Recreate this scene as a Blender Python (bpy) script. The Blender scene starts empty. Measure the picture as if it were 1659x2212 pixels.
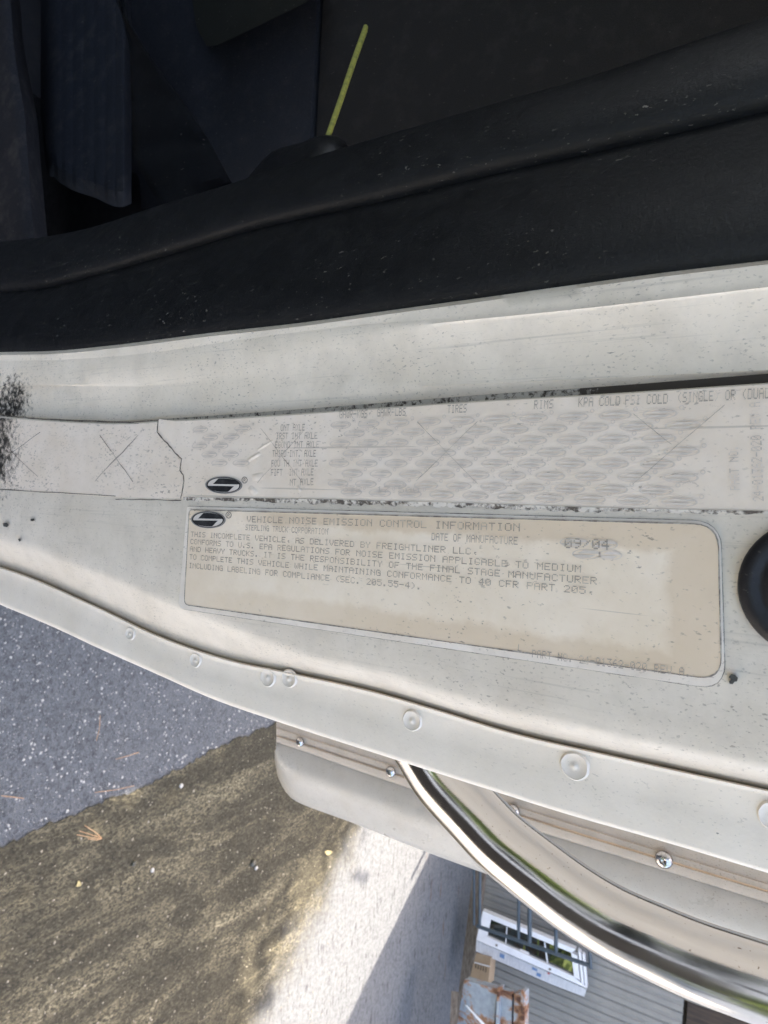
import bpy, bmesh, math, random
import numpy as np
from mathutils import Vector, Matrix
random.seed(7); RNG = np.random.default_rng(7)
S = bpy.context.scene
COL = S.collection

# ------------------------------------------------------------------ camera, sky, sun, exposure
H = 2.30                       # the phone is held 2.3 m above the yard, in the open cab door
FPX, PITCH = 1533.0, math.radians(33.31)
CR, SR = 0.99887, 0.0476
CS, SN = math.cos(PITCH), math.sin(PITCH)
F_ = Vector((0, CS, -SN)); U_ = Vector((0, SN, CS)); R_ = Vector((1, 0, 0))
cam_d = bpy.data.cameras.new('camera'); cam = bpy.data.objects.new('camera', cam_d); COL.objects.link(cam)
cx_ = U_ * CR - R_ * SR; cy_ = -(U_ * SR + R_ * CR); cz_ = -F_
m_ = Matrix.Identity(4)
for i_, a_ in enumerate((cx_, cy_, cz_)):
    for j_ in range(3): m_[j_][i_] = a_[j_]
m_.translation = Vector((0, 0, H))
cam.matrix_world = m_
cam_d.sensor_fit = 'VERTICAL'; cam_d.sensor_height = 36.0; cam_d.lens = FPX / 2212.0 * 36.0
cam_d.clip_start = 0.01; cam_d.clip_end = 3000
cam_d.dof.use_dof = True; cam_d.dof.focus_distance = 0.27; cam_d.dof.aperture_fstop = 34
S.camera = cam

SUN_EL = math.radians(60); SHX, SHY = 0.571, -0.821          # where shadows fall, horizontally
w = bpy.data.worlds.new('World'); S.world = w; w.use_nodes = True
nt = w.node_tree; bg = nt.nodes['Background']
sky = nt.nodes.new('ShaderNodeTexSky'); sky.sky_type = 'NISHITA'; sky.sun_disc = False
sky.sun_elevation = SUN_EL; sky.sun_rotation = math.atan2(-SHX, -SHY)
sky.air_density = 1.0; sky.dust_density = 5.0; sky.ozone_density = 0.6
nt.links.new(sky.outputs[0], bg.inputs[0]); bg.inputs[1].default_value = 0.15
sun_d = bpy.data.lights.new('sun', 'SUN'); sun_d.energy = 2.0; sun_d.angle = math.radians(0.4); sun_d.color = (1, 0.93, 0.82)
sun = bpy.data.objects.new('sun', sun_d); COL.objects.link(sun)
sun.rotation_euler = Vector((SHX * math.cos(SUN_EL), SHY * math.cos(SUN_EL), -math.sin(SUN_EL))).to_track_quat('-Z', 'Y').to_euler()
S.view_settings.view_transform = 'Standard'; S.view_settings.look = 'None'
S.view_settings.exposure = 3.0; S.view_settings.gamma = 1.0; S.view_settings.use_curve_mapping = False
S.view_settings.use_white_balance = True; S.view_settings.white_balance_temperature = 6950; S.view_settings.white_balance_tint = 11
S.render.engine = 'CYCLES'
S.cycles.max_bounces = 8; S.cycles.diffuse_bounces = 4

# ------------------------------------------------------------------ measuring: sight lines of the photograph
def ray(px, py):
    dx, dy = float(px) - 829.5, float(py) - 1106
    v = (dx * CR + dy * SR) / FPX; u = (-SR * dx + CR * dy) / FPX
    return F_ + u * R_ + v * U_
def PY(px, py, Y):                     # point on the upright plane y = Y
    r = ray(px, py); return r * (Y / r.y) + Vector((0, 0, H))
def PZ(px, py, z=0.0):                 # point at a height
    r = ray(px, py); return r * ((z - H) / r.z) + Vector((0, 0, H))
def PP(px, py, p0, n):                 # point on any plane
    r = ray(px, py); o = Vector((0, 0, H)); return o + r * ((p0 - o).dot(n) / r.dot(n))

def curve(pts):                        # smooth curve py(px); past its ends it goes on straight up and down
    xs = np.array([p[0] for p in pts], float); ys = np.array([p[1] for p in pts], float)
    d = np.diff(ys) / np.diff(xs); m = np.empty_like(ys)
    m[0] = d[0]; m[-1] = d[-1]
    for i in range(1, len(xs) - 1):
        h0, h1 = xs[i] - xs[i-1], xs[i+1] - xs[i]
        m[i] = (d[i-1] * h1 + d[i] * h0) / (h0 + h1)
    def f(x):
        if x <= xs[0]: return 995 + (ys[0] - 995) * (x + 1500) / (xs[0] + 1500)
        if x >= xs[-1]: return 995 + (ys[-1] - 995) * (x + 1500) / (xs[-1] + 1500)
        i = int(np.searchsorted(xs, x) - 1); i = max(0, min(i, len(xs) - 2))
        h = xs[i+1] - xs[i]; t = (x - xs[i]) / h
        return ((2*t**3 - 3*t**2 + 1) * ys[i] + (t**3 - 2*t**2 + t) * h * m[i]
                + (-2*t**3 + 3*t**2) * ys[i+1] + (t**3 - t**2) * h * m[i+1])
    return f
def off(f, d): return lambda x: f(x) + (d(x) if callable(d) else d)
def mixf(f, g, k): return lambda x: f(x) * (1 - k) + g(x) * k
def ramp(pts):
    xs = [p[0] for p in pts]; ys = [p[1] for p in pts]
    return lambda x: float(np.interp(x, xs, ys))

# ------------------------------------------------------------------ object helpers
def link(name, me, mat=None, parent=None):
    o = bpy.data.objects.new(name, me); COL.objects.link(o)
    if mat and me: me.materials.clear(); me.materials.append(mat)
    if parent: o.parent = parent
    return o
def empty(name, loc=(0, 0, 0)):
    o = bpy.data.objects.new(name, None); COL.objects.link(o); o.location = loc; o.empty_display_size = 0.1; return o
def tag(o, label=None, cat=None, group=None, kind=None):
    if label: o['label'] = label
    if cat: o['category'] = cat
    if group: o['group'] = group
    if kind: o['kind'] = kind
    return o
def mesh_py(name, V, Fc, smooth=None):
    me = bpy.data.meshes.new(name); me.from_pydata([tuple(v) for v in V], [], Fc); me.update()
    if smooth is not None:
        me.shade_smooth()
        if smooth < 179: me.set_sharp_from_angle(angle=math.radians(smooth))
    return me
def grid(name, rows, mat, parent=None, smooth=40, flip=False):
    n = len(rows[0]); V = [p for r in rows for p in r]; Fc = []
    for i in range(len(rows) - 1):
        for j in range(n - 1):
            a = i * n + j; q = (a, a + 1, a + n + 1, a + n)
            Fc.append(q[::-1] if flip else q)
    return link(name, mesh_py(name, V, Fc, smooth), mat, parent)
ST = list(range(-80, 1745, 20))
def loft(name, rails, mat, parent, st=ST, up=None, down=None, smooth=40):
    """rails: (py(px), Y or Y(px)); a pressed profile running up the cab, built row by row"""
    rows = []
    for px in st:
        rows.append([PY(px, r[0](px), r[1](px) if callable(r[1]) else r[1]) for r in rails])
    if down is not None: rows.insert(0, [Vector((p.x, p.y, min(p.z - .01, down))) for p in rows[0]])
    if up is not None: rows.append([Vector((p.x, p.y, max(p.z + .01, up))) for p in rows[-1]])
    return grid(name, rows, mat, parent, smooth)
def bm_new(): return bmesh.new()
def bm_box(bm, c, s, rot=None):
    r = bmesh.ops.create_cube(bm, size=1.0)
    M = Matrix.Translation(Vector(c)) @ (rot.to_4x4() if rot is not None else Matrix.Identity(4)) @ Matrix.Diagonal((*s, 1))
    bmesh.ops.transform(bm, matrix=M, verts=r['verts']); return r['verts']
def bm_obj(name, bm, mat, parent=None, smooth=None, bevel=0):
    if bevel: bmesh.ops.bevel(bm, geom=bm.edges[:], offset=bevel, segments=2, affect='EDGES', profile=.6)
    me = bpy.data.meshes.new(name); bm.to_mesh(me); bm.free()
    if smooth is not None:
        me.shade_smooth(); me.set_sharp_from_angle(angle=math.radians(smooth))
    return link(name, me, mat, parent)
def tube(name, pts, rad, mat, parent=None, n=24, cap=True):
    V = []; Fc = []; pts = [Vector(p) for p in pts]; ref = None
    for i, p in enumerate(pts):
        t = (pts[min(i+1, len(pts)-1)] - pts[max(i-1, 0)]).normalized()
        if ref is None: ref = t.orthogonal().normalized()
        ref = (ref - t * ref.dot(t)).normalized(); b = t.cross(ref)
        r = rad[i] if isinstance(rad, (list, tuple)) else rad
        for k in range(n):
            a = 2 * math.pi * k / n; V.append(p + (ref * math.cos(a) + b * math.sin(a)) * r)
    for i in range(len(pts) - 1):
        for k in range(n):
            k2 = (k + 1) % n; Fc.append((i*n + k, i*n + k2, (i+1)*n + k2, (i+1)*n + k))
    if cap:
        Fc.append(tuple(range(n))[::-1]); Fc.append(tuple(range((len(pts)-1)*n, len(pts)*n)))
    return link(name, mesh_py(name, V, Fc, 50), mat, parent)
def slab(name, front, back, mat, parent=None, smooth=None):
    """closed solid between two outlines with the same number of points"""
    n = len(front); V = list(front) + list(back)
    Fc = [tuple(range(n)), tuple(range(n, 2*n))[::-1]]
    for i in range(n):
        j = (i + 1) % n; Fc.append((i, i + n, j + n, j))
    me = mesh_py(name, V, Fc)
    bm = bmesh.new(); bm.from_mesh(me); bmesh.ops.recalc_face_normals(bm, faces=bm.faces[:]); bm.to_mesh(me); bm.free()
    if smooth: me.shade_smooth(); me.set_sharp_from_angle(angle=math.radians(smooth))
    return link(name, me, mat, parent)

# ------------------------------------------------------------------ materials
class NT:
    def __init__(s, name):
        s.m = bpy.data.materials.new(name); s.m.use_nodes = True; s.t = s.m.node_tree
        s.b = s.t.nodes['Principled BSDF']; s.tc = s.t.nodes.new('ShaderNodeTexCoord')
        s.pos = s.tc.outputs['Object']
    def n(s, k, **kw):
        x = s.t.nodes.new(k)
        for a, v in kw.items(): setattr(x, a, v)
        return x
    def l(s, a, b): s.t.links.new(a, b)
    def map(s, scale=(1, 1, 1), rot=(0, 0, 0), vec=None):
        x = s.n('ShaderNodeMapping'); x.inputs['Scale'].default_value = scale; x.inputs['Rotation'].default_value = rot
        s.l(vec or s.pos, x.inputs['Vector']); return x.outputs[0]
    def noise(s, scale, detail=4, rough=.55, vec=None, dist=0):
        x = s.n('ShaderNodeTexNoise'); x.inputs['Scale'].default_value = scale; x.inputs['Detail'].default_value = detail
        x.inputs['Roughness'].default_value = rough; x.inputs['Distortion'].default_value = dist
        s.l(vec or s.pos, x.inputs['Vector']); return x.outputs[0]
    def voro(s, scale, feature='F1', vec=None, out=0):
        x = s.n('ShaderNodeTexVoronoi'); x.feature = feature; x.inputs['Scale'].default_value = scale
        s.l(vec or s.pos, x.inputs['Vector']); return x.outputs[out]
    def rng(s, v, a, b, c=0, d=1, smooth=False):
        x = s.n('ShaderNodeMapRange'); x.clamp = True
        if smooth: x.interpolation_type = 'SMOOTHSTEP'
        s.l(v, x.inputs[0])
        for i, q in enumerate((a, b, c, d)): x.inputs[1 + i].default_value = q
        return x.outputs[0]
    def math(s, op, a, b=None, clamp=False):
        x = s.n('ShaderNodeMath'); x.operation = op; x.use_clamp = clamp
        for i, q in enumerate((a, b)):
            if q is None: continue
            if isinstance(q, (int, float)): x.inputs[i].default_value = q
            else: s.l(q, x.inputs[i])
        return x.outputs[0]
    def mix(s, f, a, b, blend='MIX'):
        x = s.n('ShaderNodeMix'); x.data_type = 'RGBA'; x.blend_type = blend
        for i, q in ((0, f), (6, a), (7, b)):
            if isinstance(q, (int, float)): x.inputs[i].default_value = q
            elif isinstance(q, tuple): x.inputs[i].default_value = (*q, 1)[:4]
            else: s.l(q, x.inputs[i])
        return x.outputs[2]
    def sep(s, v=None):
        x = s.n('ShaderNodeSeparateXYZ'); s.l(v or s.pos, x.inputs[0]); return x.outputs
    def dist(s, p, sc=(1, 1, 1)):
        x = s.n('ShaderNodeVectorMath'); x.operation = 'SUBTRACT'; s.l(s.pos, x.inputs[0]); x.inputs[1].default_value = p
        y = s.n('ShaderNodeVectorMath'); y.operation = 'MULTIPLY'; s.l(x.outputs[0], y.inputs[0]); y.inputs[1].default_value = sc
        z = s.n('ShaderNodeVectorMath'); z.operation = 'LENGTH'; s.l(y.outputs[0], z.inputs[0]); return z.outputs['Value']
    def bump(s, h, strength=.3, d=.001, normal=None):
        x = s.n('ShaderNodeBump'); x.inputs['Strength'].default_value = strength; x.inputs['Distance'].default_value = d
        s.l(h, x.inputs['Height'])
        if normal: s.l(normal, x.inputs['Normal'])
        s.l(x.outputs[0], s.b.inputs['Normal']); return x.outputs[0]
    def set(s, color=None, rough=None, metal=None, spec=None, coat=None, ior=None):
        for k, v in (('Base Color', color), ('Roughness', rough), ('Metallic', metal), ('Specular IOR Level', spec), ('Coat Weight', coat), ('IOR', ior)):
            if v is None: continue
            if isinstance(v, (int, float)): s.b.inputs[k].default_value = v
            elif isinstance(v, tuple): s.b.inputs[k].default_value = (*v, 1)
            else: s.l(v, s.b.inputs[k])
        return s.m

def mat_paint(name, base, specks=.5, grime=.3, rough=.34, patch=None, streak=0.0):
    s = NT(name)
    c = s.mix(s.rng(s.noise(26, 5, .6), .35, .7), base, tuple(b * k for b, k in zip(base, (.90, .885, .86))))
    if streak:      # faint scuff lines that run along the pillar
        v = s.map((900, 900, 14))
        c = s.mix(s.math('MULTIPLY', s.rng(s.noise(1, 3, .6, v), .60, .74), streak), c, (.20, .18, .15))
    # dust film
    c = s.mix(s.math('MULTIPLY', s.rng(s.noise(60, 6, .7), .45, .75), grime), c, (.36, .31, .25))
    # dirt specks of two sizes, unevenly spread
    dens = s.rng(s.noise(22, 4, .65), .36, .66, .25, 1)
    v1 = s.map((1, 1, .55), (0, .5, 0))
    sp = s.rng(s.noise(1250, 3, .6, v1), .625 - .03 * specks, .70 - .03 * specks)
    c = s.mix(s.math('MULTIPLY', sp, s.math('MULTIPLY', dens, .20 + .62 * specks)), c, (.13, .11, .09))
    v2 = s.map((1, 1, .35), (0, -.7, 0))
    sp2 = s.rng(s.noise(430, 4, .72, v2), .735 - .02 * specks, .775 - .02 * specks)
    c = s.mix(s.math('MULTIPLY', sp2, .75), c, (.05, .045, .04))
    if patch:       # caked road grime with a shape of its own
        for p, r, sc in patch:
            d = s.dist(p, sc)
            a = s.math('SUBTRACT', 1.0, s.rng(d, r * .2, r))
            nz = s.noise(330, 7, .78)
            k = s.rng(s.math('ADD', nz, s.math('MULTIPLY', a, .26)), .60, .78)
            c = s.mix(s.math('MULTIPLY', k, s.rng(a, 0, .25)), c, (.022, .02, .017))
    s.bump(s.noise(700, 3, .6), .12, .0006)
    return s.set(c, s.rng(s.noise(80, 4), .3, .7, rough, rough + .16), spec=.5)

def rgb(r, g, b): return tuple(((c / 255 + .055) / 1.055) ** 2.4 if c > 10 else c / 255 / 12.92 for c in (r, g, b))

P0 = PY(-5, 905, .222)
M = {}
M['jamb'] = mat_paint('cream_cab_paint', (.86, .765, .64), .75, .28, .29,
                      patch=[(P0, .036, (1, 1, 1.0)), (PY(-20, 960, .22), .042, (1, 1, 1.0)), (PY(25, 865, .222), .022, (1, 1, 1))], streak=.26)
M['face'] = mat_paint('shaded_cream_pillar_paint', (.715, .64, .54), .65, .30, .31, patch=[(PY(-30, 1010, .22), .036, (1, 1, 1))], streak=.22)  # cab paint with the pillar's shade put into a darker base
M['flange'] = mat_paint('cream_flange_paint', (.82, .735, .625), .25, .12, .38)
M['weld'] = mat_paint('cream_weld_paint', (.80, .72, .62), .1, .1, .33)
M['trim'] = mat_paint('weathered_trim', (.50, .43, .36), .7, .6, .36)
M['fairing'] = mat_paint('weathered_fairing_paint', (.50, .465, .41), .6, .35, .25)
ZG0, ZG1 = PY(1180, 850, .22).z, PY(1330, 840, .22).z
def mat_stain_edge():
    s = NT('grimy_groove'); n = s.noise(500, 4, .7); z = s.sep()[2]
    thr = s.rng(z, ZG0, ZG1, .0, .30)
    k = s.rng(s.math('ADD', s.math('ADD', n, thr), s.math('MULTIPLY', s.rng(s.noise(30, 3), .3, .7), .10)), .53, .66)
    return s.set(s.mix(k, (.50, .46, .40), (.060, .048, .036)), .7)
M['groove'] = mat_stain_edge()
def mat_rubber(name, base, rough, dust=.6):
    s = NT(name)
    sp = s.rng(s.noise(620, 3, .6, s.map((1, 1, .6), (0, .6, 0))), .66, .70)
    sp = s.math('MULTIPLY', sp, s.rng(s.noise(14, 2), .36, .62))
    c = s.mix(s.rng(s.noise(40, 5, .7), .35, .75), base, tuple(b * 1.5 for b in base))
    c = s.mix(s.math('MULTIPLY', sp, dust), c, (.30, .27, .23))
    s.bump(s.noise(520, 5, .75), .30, .0010)
    return s.set(c, s.rng(s.noise(90, 5, .7), .3, .7, rough - .10, rough + .14), spec=.34)
M['rubber'] = mat_rubber('black_door_rubber', (.009, .0092, .0098), .42)
M['bumper'] = mat_rubber('black_bumper_rubber', (.010, .010, .012), .42, .2)
M['plastic'] = mat_rubber('black_plastic', (.008, .008, .009), .45, .3)
def mat_fabric(name, base, rib=0, dust=.15):
    s = NT(name)
    c = s.mix(s.rng(s.noise(900, 3, .7), .35, .7), tuple(b * .7 for b in base), tuple(b * 1.35 for b in base))
    c = s.mix(s.math('MULTIPLY', s.rng(s.noise(35, 5, .7), .5, .75), dust), c, (.10, .09, .08))
    sp = s.rng(s.noise(420, 2, .5, s.map((1, 1, .4), (.3, .6, 0))), .72, .75)
    c = s.mix(s.math('MULTIPLY', sp, .35), c, (.22, .20, .18))
    s.bump(s.noise(1100, 2, .6), .5, .001)
    return s.set(c, .95, spec=.15)
M['fab_blue'] = mat_fabric('navy_trim_fabric', (.026, .0272, .0315))
M['fab_brown'] = mat_fabric('brown_grey_trim_fabric', (.026, .0245, .0235))
M['fab_rib'] = mat_fabric('dark_ribbed_seat_fabric', (.020, .022, .027), dust=.3)
M['fab_grey'] = mat_fabric('dusty_grey_seat_fabric', (.026, .026, .029), dust=.5)
M['fab_olive'] = mat_fabric('dark_olive_vinyl', (.018, .018, .014), dust=.05)
M['belt'] = mat_fabric('black_belt_webbing', (.006, .0065, .008), dust=.05)
M['cab_in'] = mat_fabric('dark_headliner', (.03, .03, .032))
def mat_chrome():
    s = NT('polished_steel_tube')
    s.bump(s.noise(1, 3, .6, s.map((2200, 2200, 60))), .05, .0004)
    return s.set(s.mix(s.rng(s.noise(700, 2), .70, .74), (.53, .515, .49), (.22, .19, .16)), s.rng(s.noise(60, 4), .35, .7, .10, .17), metal=1)
M['chrome'] = mat_chrome()
def mat_rivet():
    s = NT('rivet_metal'); return s.set(s.mix(s.rng(s.noise(600, 3), .5, .7), (.52, .51, .50), (.22, .19, .16)), .22, metal=1)
M['rivet'] = mat_rivet()
def mat_rod():
    s = NT('yellow_green_plastic')
    c = s.mix(s.rng(s.noise(240, 4, .7), .4, .65), (.44, .42, .085), (.24, .25, .06)); return s.set(c, .5)
M['rod'] = mat_rod()
def mat_label(name, base, stain, edge=None, patch=None, specks=1.0):
    s = NT(name)
    c = s.mix(s.rng(s.noise(40, 5, .65), .35, .72), base, tuple(b * k for b, k in zip(base, (.90, .87, .82))))
    c = s.mix(s.math('MULTIPLY', s.rng(s.noise(90, 5, .7), .5, .8), .5), c, stain)
    if edge:        # the clear film has yellowed in a band along its rim, the shape of the glue
        (z0, z1, x0, x1) = edge; o = s.sep(); wob = s.math('MULTIPLY', s.math('SUBTRACT', s.noise(48, 6, .68), .5), .012)
        def side(v, a, b): return s.rng(s.math('ADD', v, wob), a, b)
        k = s.math('MAXIMUM', side(o[2], z1 - .0165, z1 - .0125), s.math('MAXIMUM', s.math('MULTIPLY', side(o[0], x1 - .0092, x1 - .0064), s.rng(o[2], z0 + .02, z0 + .14, .35, 1)),
            s.math('MULTIPLY', s.math('SUBTRACT', 1, side(o[0], x0 + .0065, x0 + .0085)), side(o[2], z0 + .03, z0 + .05))))
        k = s.math('MAXIMUM', k, s.math('MULTIPLY', s.math('SUBTRACT', 1, side(o[2], z0 + .004, z0 + .02)), .45))
        c = s.mix(s.math('MULTIPLY', k, .60), c, (.66, .505, .345))
    sp = s.rng(s.noise(1000, 3, .6, s.map((1, 1, .5), (0, .6, 0))), .66 - .05 * specks, .72 - .04 * specks)
    c = s.mix(s.math('MULTIPLY', s.math('MULTIPLY', sp, s.rng(s.noise(25, 4, .65), .4, .66)), .65), c, (.11, .09, .075))
    for p, r in patch or ():
        a_ = s.math('SUBTRACT', 1.0, s.rng(s.dist(p), r * .15, r))
        k_ = s.rng(s.math('ADD', s.noise(330, 7, .78), s.math('MULTIPLY', a_, .26)), .59, .77)
        c = s.mix(s.math('MULTIPLY', k_, s.rng(a_, 0, .25)), c, (.022, .02, .017))
    # thin scratches
    sc = s.rng(s.noise(1, 1, .5, s.map((700, 1, 9), (0, .9, 0))), .755, .77)
    c = s.mix(s.math('MULTIPLY', sc, .3), c, (.16, .14, .12))
    s.bump(s.noise(300, 3, .6), .08, .0005)
    return s.set(c, .42, spec=.4)
M['label_white'] = mat_label('white_sticker_rim', (.84, .76, .67), (.50, .44, .38))
M['label_old'] = mat_label('greyed_sticker_film', (.84, .735, .625), (.70, .595, .485), specks=.9)
M['label_scrap'] = mat_label('bare_sticker_backing', (.82, .715, .61), (.62, .53, .44), patch=[(PY(-25, 930, .22), .040), (PY(-10, 990, .22), .034)], specks=1.6)
def mat_ink(name, ink, ground, lo, hi, sc=220):
    s = NT(name); k = s.rng(s.noise(sc, 4, .7), lo, hi)
    return s.set(s.mix(k, ink, ground), .5, spec=.3)
M['ink'] = mat_ink('faded_grey_ink', (.33, .285, .235), (.68, .595, .48), .46, .74)
M['ink_faint'] = mat_ink('very_faded_ink', (.34, .30, .26), (.64, .56, .46), .44, .72)
M['ink_head'] = mat_ink('worn_column_ink', (.35, .31, .26), (.70, .62, .535), .46, .72)
M['ghost'] = mat_ink('ghost_mark_ink', (.60, .53, .455), (.76, .67, .58), .40, .70, 90)
M['ghost2'] = mat_ink('ghost_lettering_ink', (.46, .41, .355), (.76, .68, .60), .38, .66, 160)
M['black'] = mat_ink('black_emblem_ink', (.012, .013, .014), (.05, .05, .05), .4, .7)
M['ring'] = mat_ink('grey_emblem_ink', (.22, .21, .20), (.30, .28, .26), .4, .7)
M['silver'] = mat_ink('pale_emblem_ink', (.66, .60, .54), (.72, .66, .59), .4, .7)
M['score'] = mat_ink('knife_score', (.10, .085, .07), (.20, .18, .155), .4, .7)
M['edge'] = mat_ink('dirty_sticker_edge', (.17, .14, .115), (.50, .45, .39), .40, .66, 300)
def mat_grime2():
    s = NT('sooty_line'); k = s.rng(s.math('ADD', s.noise(420, 4, .7), s.math('MULTIPLY', s.rng(s.noise(28, 3), .35, .7), .16)), .50, .66)
    return s.set(s.mix(k, (.62, .565, .49), (.085, .07, .055)), .7)
M['grime2'] = mat_grime2()
M['score2'] = mat_ink('fine_knife_score', (.20, .175, .145), (.50, .45, .38), .42, .62)
M['tear'] = mat_ink('torn_paper_edge', (.08, .068, .055), (.15, .13, .11), .4, .7)

def mat_asphalt():
    s = NT('grey_chip_asphalt')
    c = s.mix(s.rng(s.noise(7, 6, .7), .3, .7), (.042, .048, .060), (.078, .085, .098))  # blue cast of the truck's shade mixed into the greys
    c = s.mix(s.rng(s.noise(110, 5, .8), .46, .68), c, (.135, .145, .16))
    for vs, amt in ((140, .55), (62, .35)):
        rv = s.sep(s.voro(vs, out=1))[0]; c = s.mix(s.math('MULTIPLY', s.rng(rv, 0, 1), amt), c, (.145, .155, .172)); c = s.mix(s.math('MULTIPLY', s.rng(rv, .35, 0), amt), c, (.026, .030, .038))
    chip = s.voro(95); cell = s.voro(95, out=1)
    k = s.math('MULTIPLY', s.rng(chip, .18, .30, 1, 0), s.rng(s.sep(cell)[0], .80, .84))
    c = s.mix(s.math('MULTIPLY', k, .7), c, (.34, .34, .34))
    h = s.math('ADD', s.noise(260, 4, .7), s.math('MULTIPLY', s.rng(s.voro(120), 0, .5, 1, 0), .8))
    s.bump(h, 1.0, .009)
    return s.set(c, s.rng(s.noise(300, 3), .3, .7, .32, .6), spec=.55)
M['asphalt'] = mat_asphalt()
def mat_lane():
    s = NT('lane_painted_shade_to_sun'); o = s.sep()
    c = s.mix(s.rng(s.noise(5, 6, .7), .3, .7), (.027, .024, .016), (.048, .043, .0295))  # the lane's brown light level is put into its base colour
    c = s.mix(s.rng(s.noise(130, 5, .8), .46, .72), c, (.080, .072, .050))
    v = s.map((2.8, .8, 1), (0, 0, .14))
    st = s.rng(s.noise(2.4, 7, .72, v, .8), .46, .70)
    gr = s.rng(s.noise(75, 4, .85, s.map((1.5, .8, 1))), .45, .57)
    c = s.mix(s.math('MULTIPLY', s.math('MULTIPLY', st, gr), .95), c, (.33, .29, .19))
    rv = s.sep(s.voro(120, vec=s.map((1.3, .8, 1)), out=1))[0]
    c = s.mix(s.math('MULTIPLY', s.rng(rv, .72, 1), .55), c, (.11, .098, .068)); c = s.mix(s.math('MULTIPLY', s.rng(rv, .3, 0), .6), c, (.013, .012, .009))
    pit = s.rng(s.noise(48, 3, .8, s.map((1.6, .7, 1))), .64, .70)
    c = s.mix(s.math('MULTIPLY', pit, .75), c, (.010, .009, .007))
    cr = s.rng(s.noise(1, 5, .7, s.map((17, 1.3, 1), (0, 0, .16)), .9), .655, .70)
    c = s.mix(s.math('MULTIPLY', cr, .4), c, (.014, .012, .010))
    # sunlit stretch painted pale beyond the shade line, bluish for the shed's shadow
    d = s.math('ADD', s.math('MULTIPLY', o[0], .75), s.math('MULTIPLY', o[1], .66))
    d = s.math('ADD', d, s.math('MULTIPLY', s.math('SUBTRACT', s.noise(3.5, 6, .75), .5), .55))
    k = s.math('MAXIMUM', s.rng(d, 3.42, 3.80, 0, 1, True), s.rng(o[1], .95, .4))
    lit_c = s.mix(s.rng(s.noise(50, 5, .75), .42, .72), (.165, .171, .178), (.080, .085, .093))
    lit_c = s.mix(s.rng(s.noise(1, 4, .7, s.map((9, 46, 1))), .56, .68), lit_c, (.050, .053, .057))
    lit_c = s.mix(s.rng(o[1], .95, .4), lit_c, (.42, .40, .37))  # pale ground out of view, added to bounce light onto the jamb
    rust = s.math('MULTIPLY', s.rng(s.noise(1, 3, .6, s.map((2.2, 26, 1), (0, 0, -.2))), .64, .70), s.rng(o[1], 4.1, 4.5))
    lit_c = s.mix(rust, lit_c, (.12, .05, .025))
    c = s.mix(k, c, lit_c)
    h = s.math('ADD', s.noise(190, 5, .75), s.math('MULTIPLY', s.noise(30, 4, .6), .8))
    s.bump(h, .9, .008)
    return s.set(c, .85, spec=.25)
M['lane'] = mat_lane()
def mat_simple(name, a, b, sc=20, rough=.7, metal=0, lo=.35, hi=.7, bump=.15, mapv=None):
    s = NT(name); v = s.map(mapv) if mapv else None
    n = s.noise(sc, 5, .65, v)
    if bump: s.bump(n, bump, .003)
    return s.set(s.mix(s.rng(n, lo, hi), a, b), rough, metal=metal)
M['tarblob'] = mat_simple('grey_tar', (.045, .045, .04), (.09, .088, .08), 300, .6)
M['smear'] = mat_simple('brown_smear', (.17, .14, .11), (.40, .35, .29), 300, .7)
M['stone'] = mat_simple('pale_stone_chips', (.46, .46, .45), (.24, .23, .21), 400, .45)
M['grit'] = mat_simple('tan_grit', (.30, .27, .21), (.12, .10, .075), 90, .7)
M['pebble_dark'] = mat_simple('dark_pebble', (.03, .028, .02), (.06, .06, .04), 60, .4)
M['needle'] = mat_simple('dry_pine_needle', (.36, .20, .10), (.50, .32, .18), 90, .6)
M['leaf'] = mat_simple('dry_leaf', (.42, .36, .18), (.30, .24, .11), 60, .7)
M['siding'] = mat_simple('beige_grey_vinyl_siding', (.22, .215, .20), (.27, .26, .24), 8, .5)
M['oldwood'] = mat_simple('weathered_timber', (.10, .072, .052), (.24, .20, .165), 3, .85, mapv=(3, 30, 30), bump=.5)
M['darkwood'] = mat_simple('dark_brown_boards', (.030, .022, .017), (.075, .05, .035), 3, .8, mapv=(30, 30, 2), bump=.4)
M['white'] = mat_simple('white_vinyl_frame', (.72, .72, .72), (.62, .62, .63), 12, .4)
M['pack'] = mat_simple('printed_packing_wrap', (.42, .42, .43), (.55, .55, .55), 9, .45, mapv=(3, 3, 12))
M['pack_blue'] = mat_simple('blue_packing_print', (.08, .16, .30), (.14, .22, .36), 30, .5)
M['pack_red'] = mat_simple('red_packing_print', (.30, .05, .05), (.36, .08, .07), 30, .5)
M['steel_blue'] = mat_simple('blue_grey_steel_paint', (.030, .050, .068), (.055, .075, .092), 25, .45)
M['card'] = mat_simple('brown_cardboard', (.30, .215, .135), (.36, .265, .17), 14, .85)
M['card_print'] = mat_simple('dark_carton_print', (.09, .07, .05), (.13, .10, .07), 60, .8)
M['roof'] = mat_simple('dark_shed_roof', (.07, .07, .075), (.10, .10, .10), 6, .6)
def mat_rustpaint():
    s = NT('rusted_pale_blue_paint'); n = s.noise(4.5, 7, .7, s.map((1.3, 1.3, .8)), .4)
    c = s.mix(s.rng(s.noise(30, 4), .35, .7), (.30, .34, .37), (.22, .25, .275))
    c = s.mix(s.rng(n, .49, .55), c, (.30, .15, .075)); c = s.mix(s.rng(n, .54, .61), c, (.075, .028, .016))
    s.bump(n, .4, .004); return s.set(c, .6)
M['rust'] = mat_rustpaint()
def mat_glass():
    s = NT('coated_window_glass'); return s.set((.012, .016, .014), .02, ior=2.3, spec=.5)
M['glass'] = mat_glass()
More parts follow.
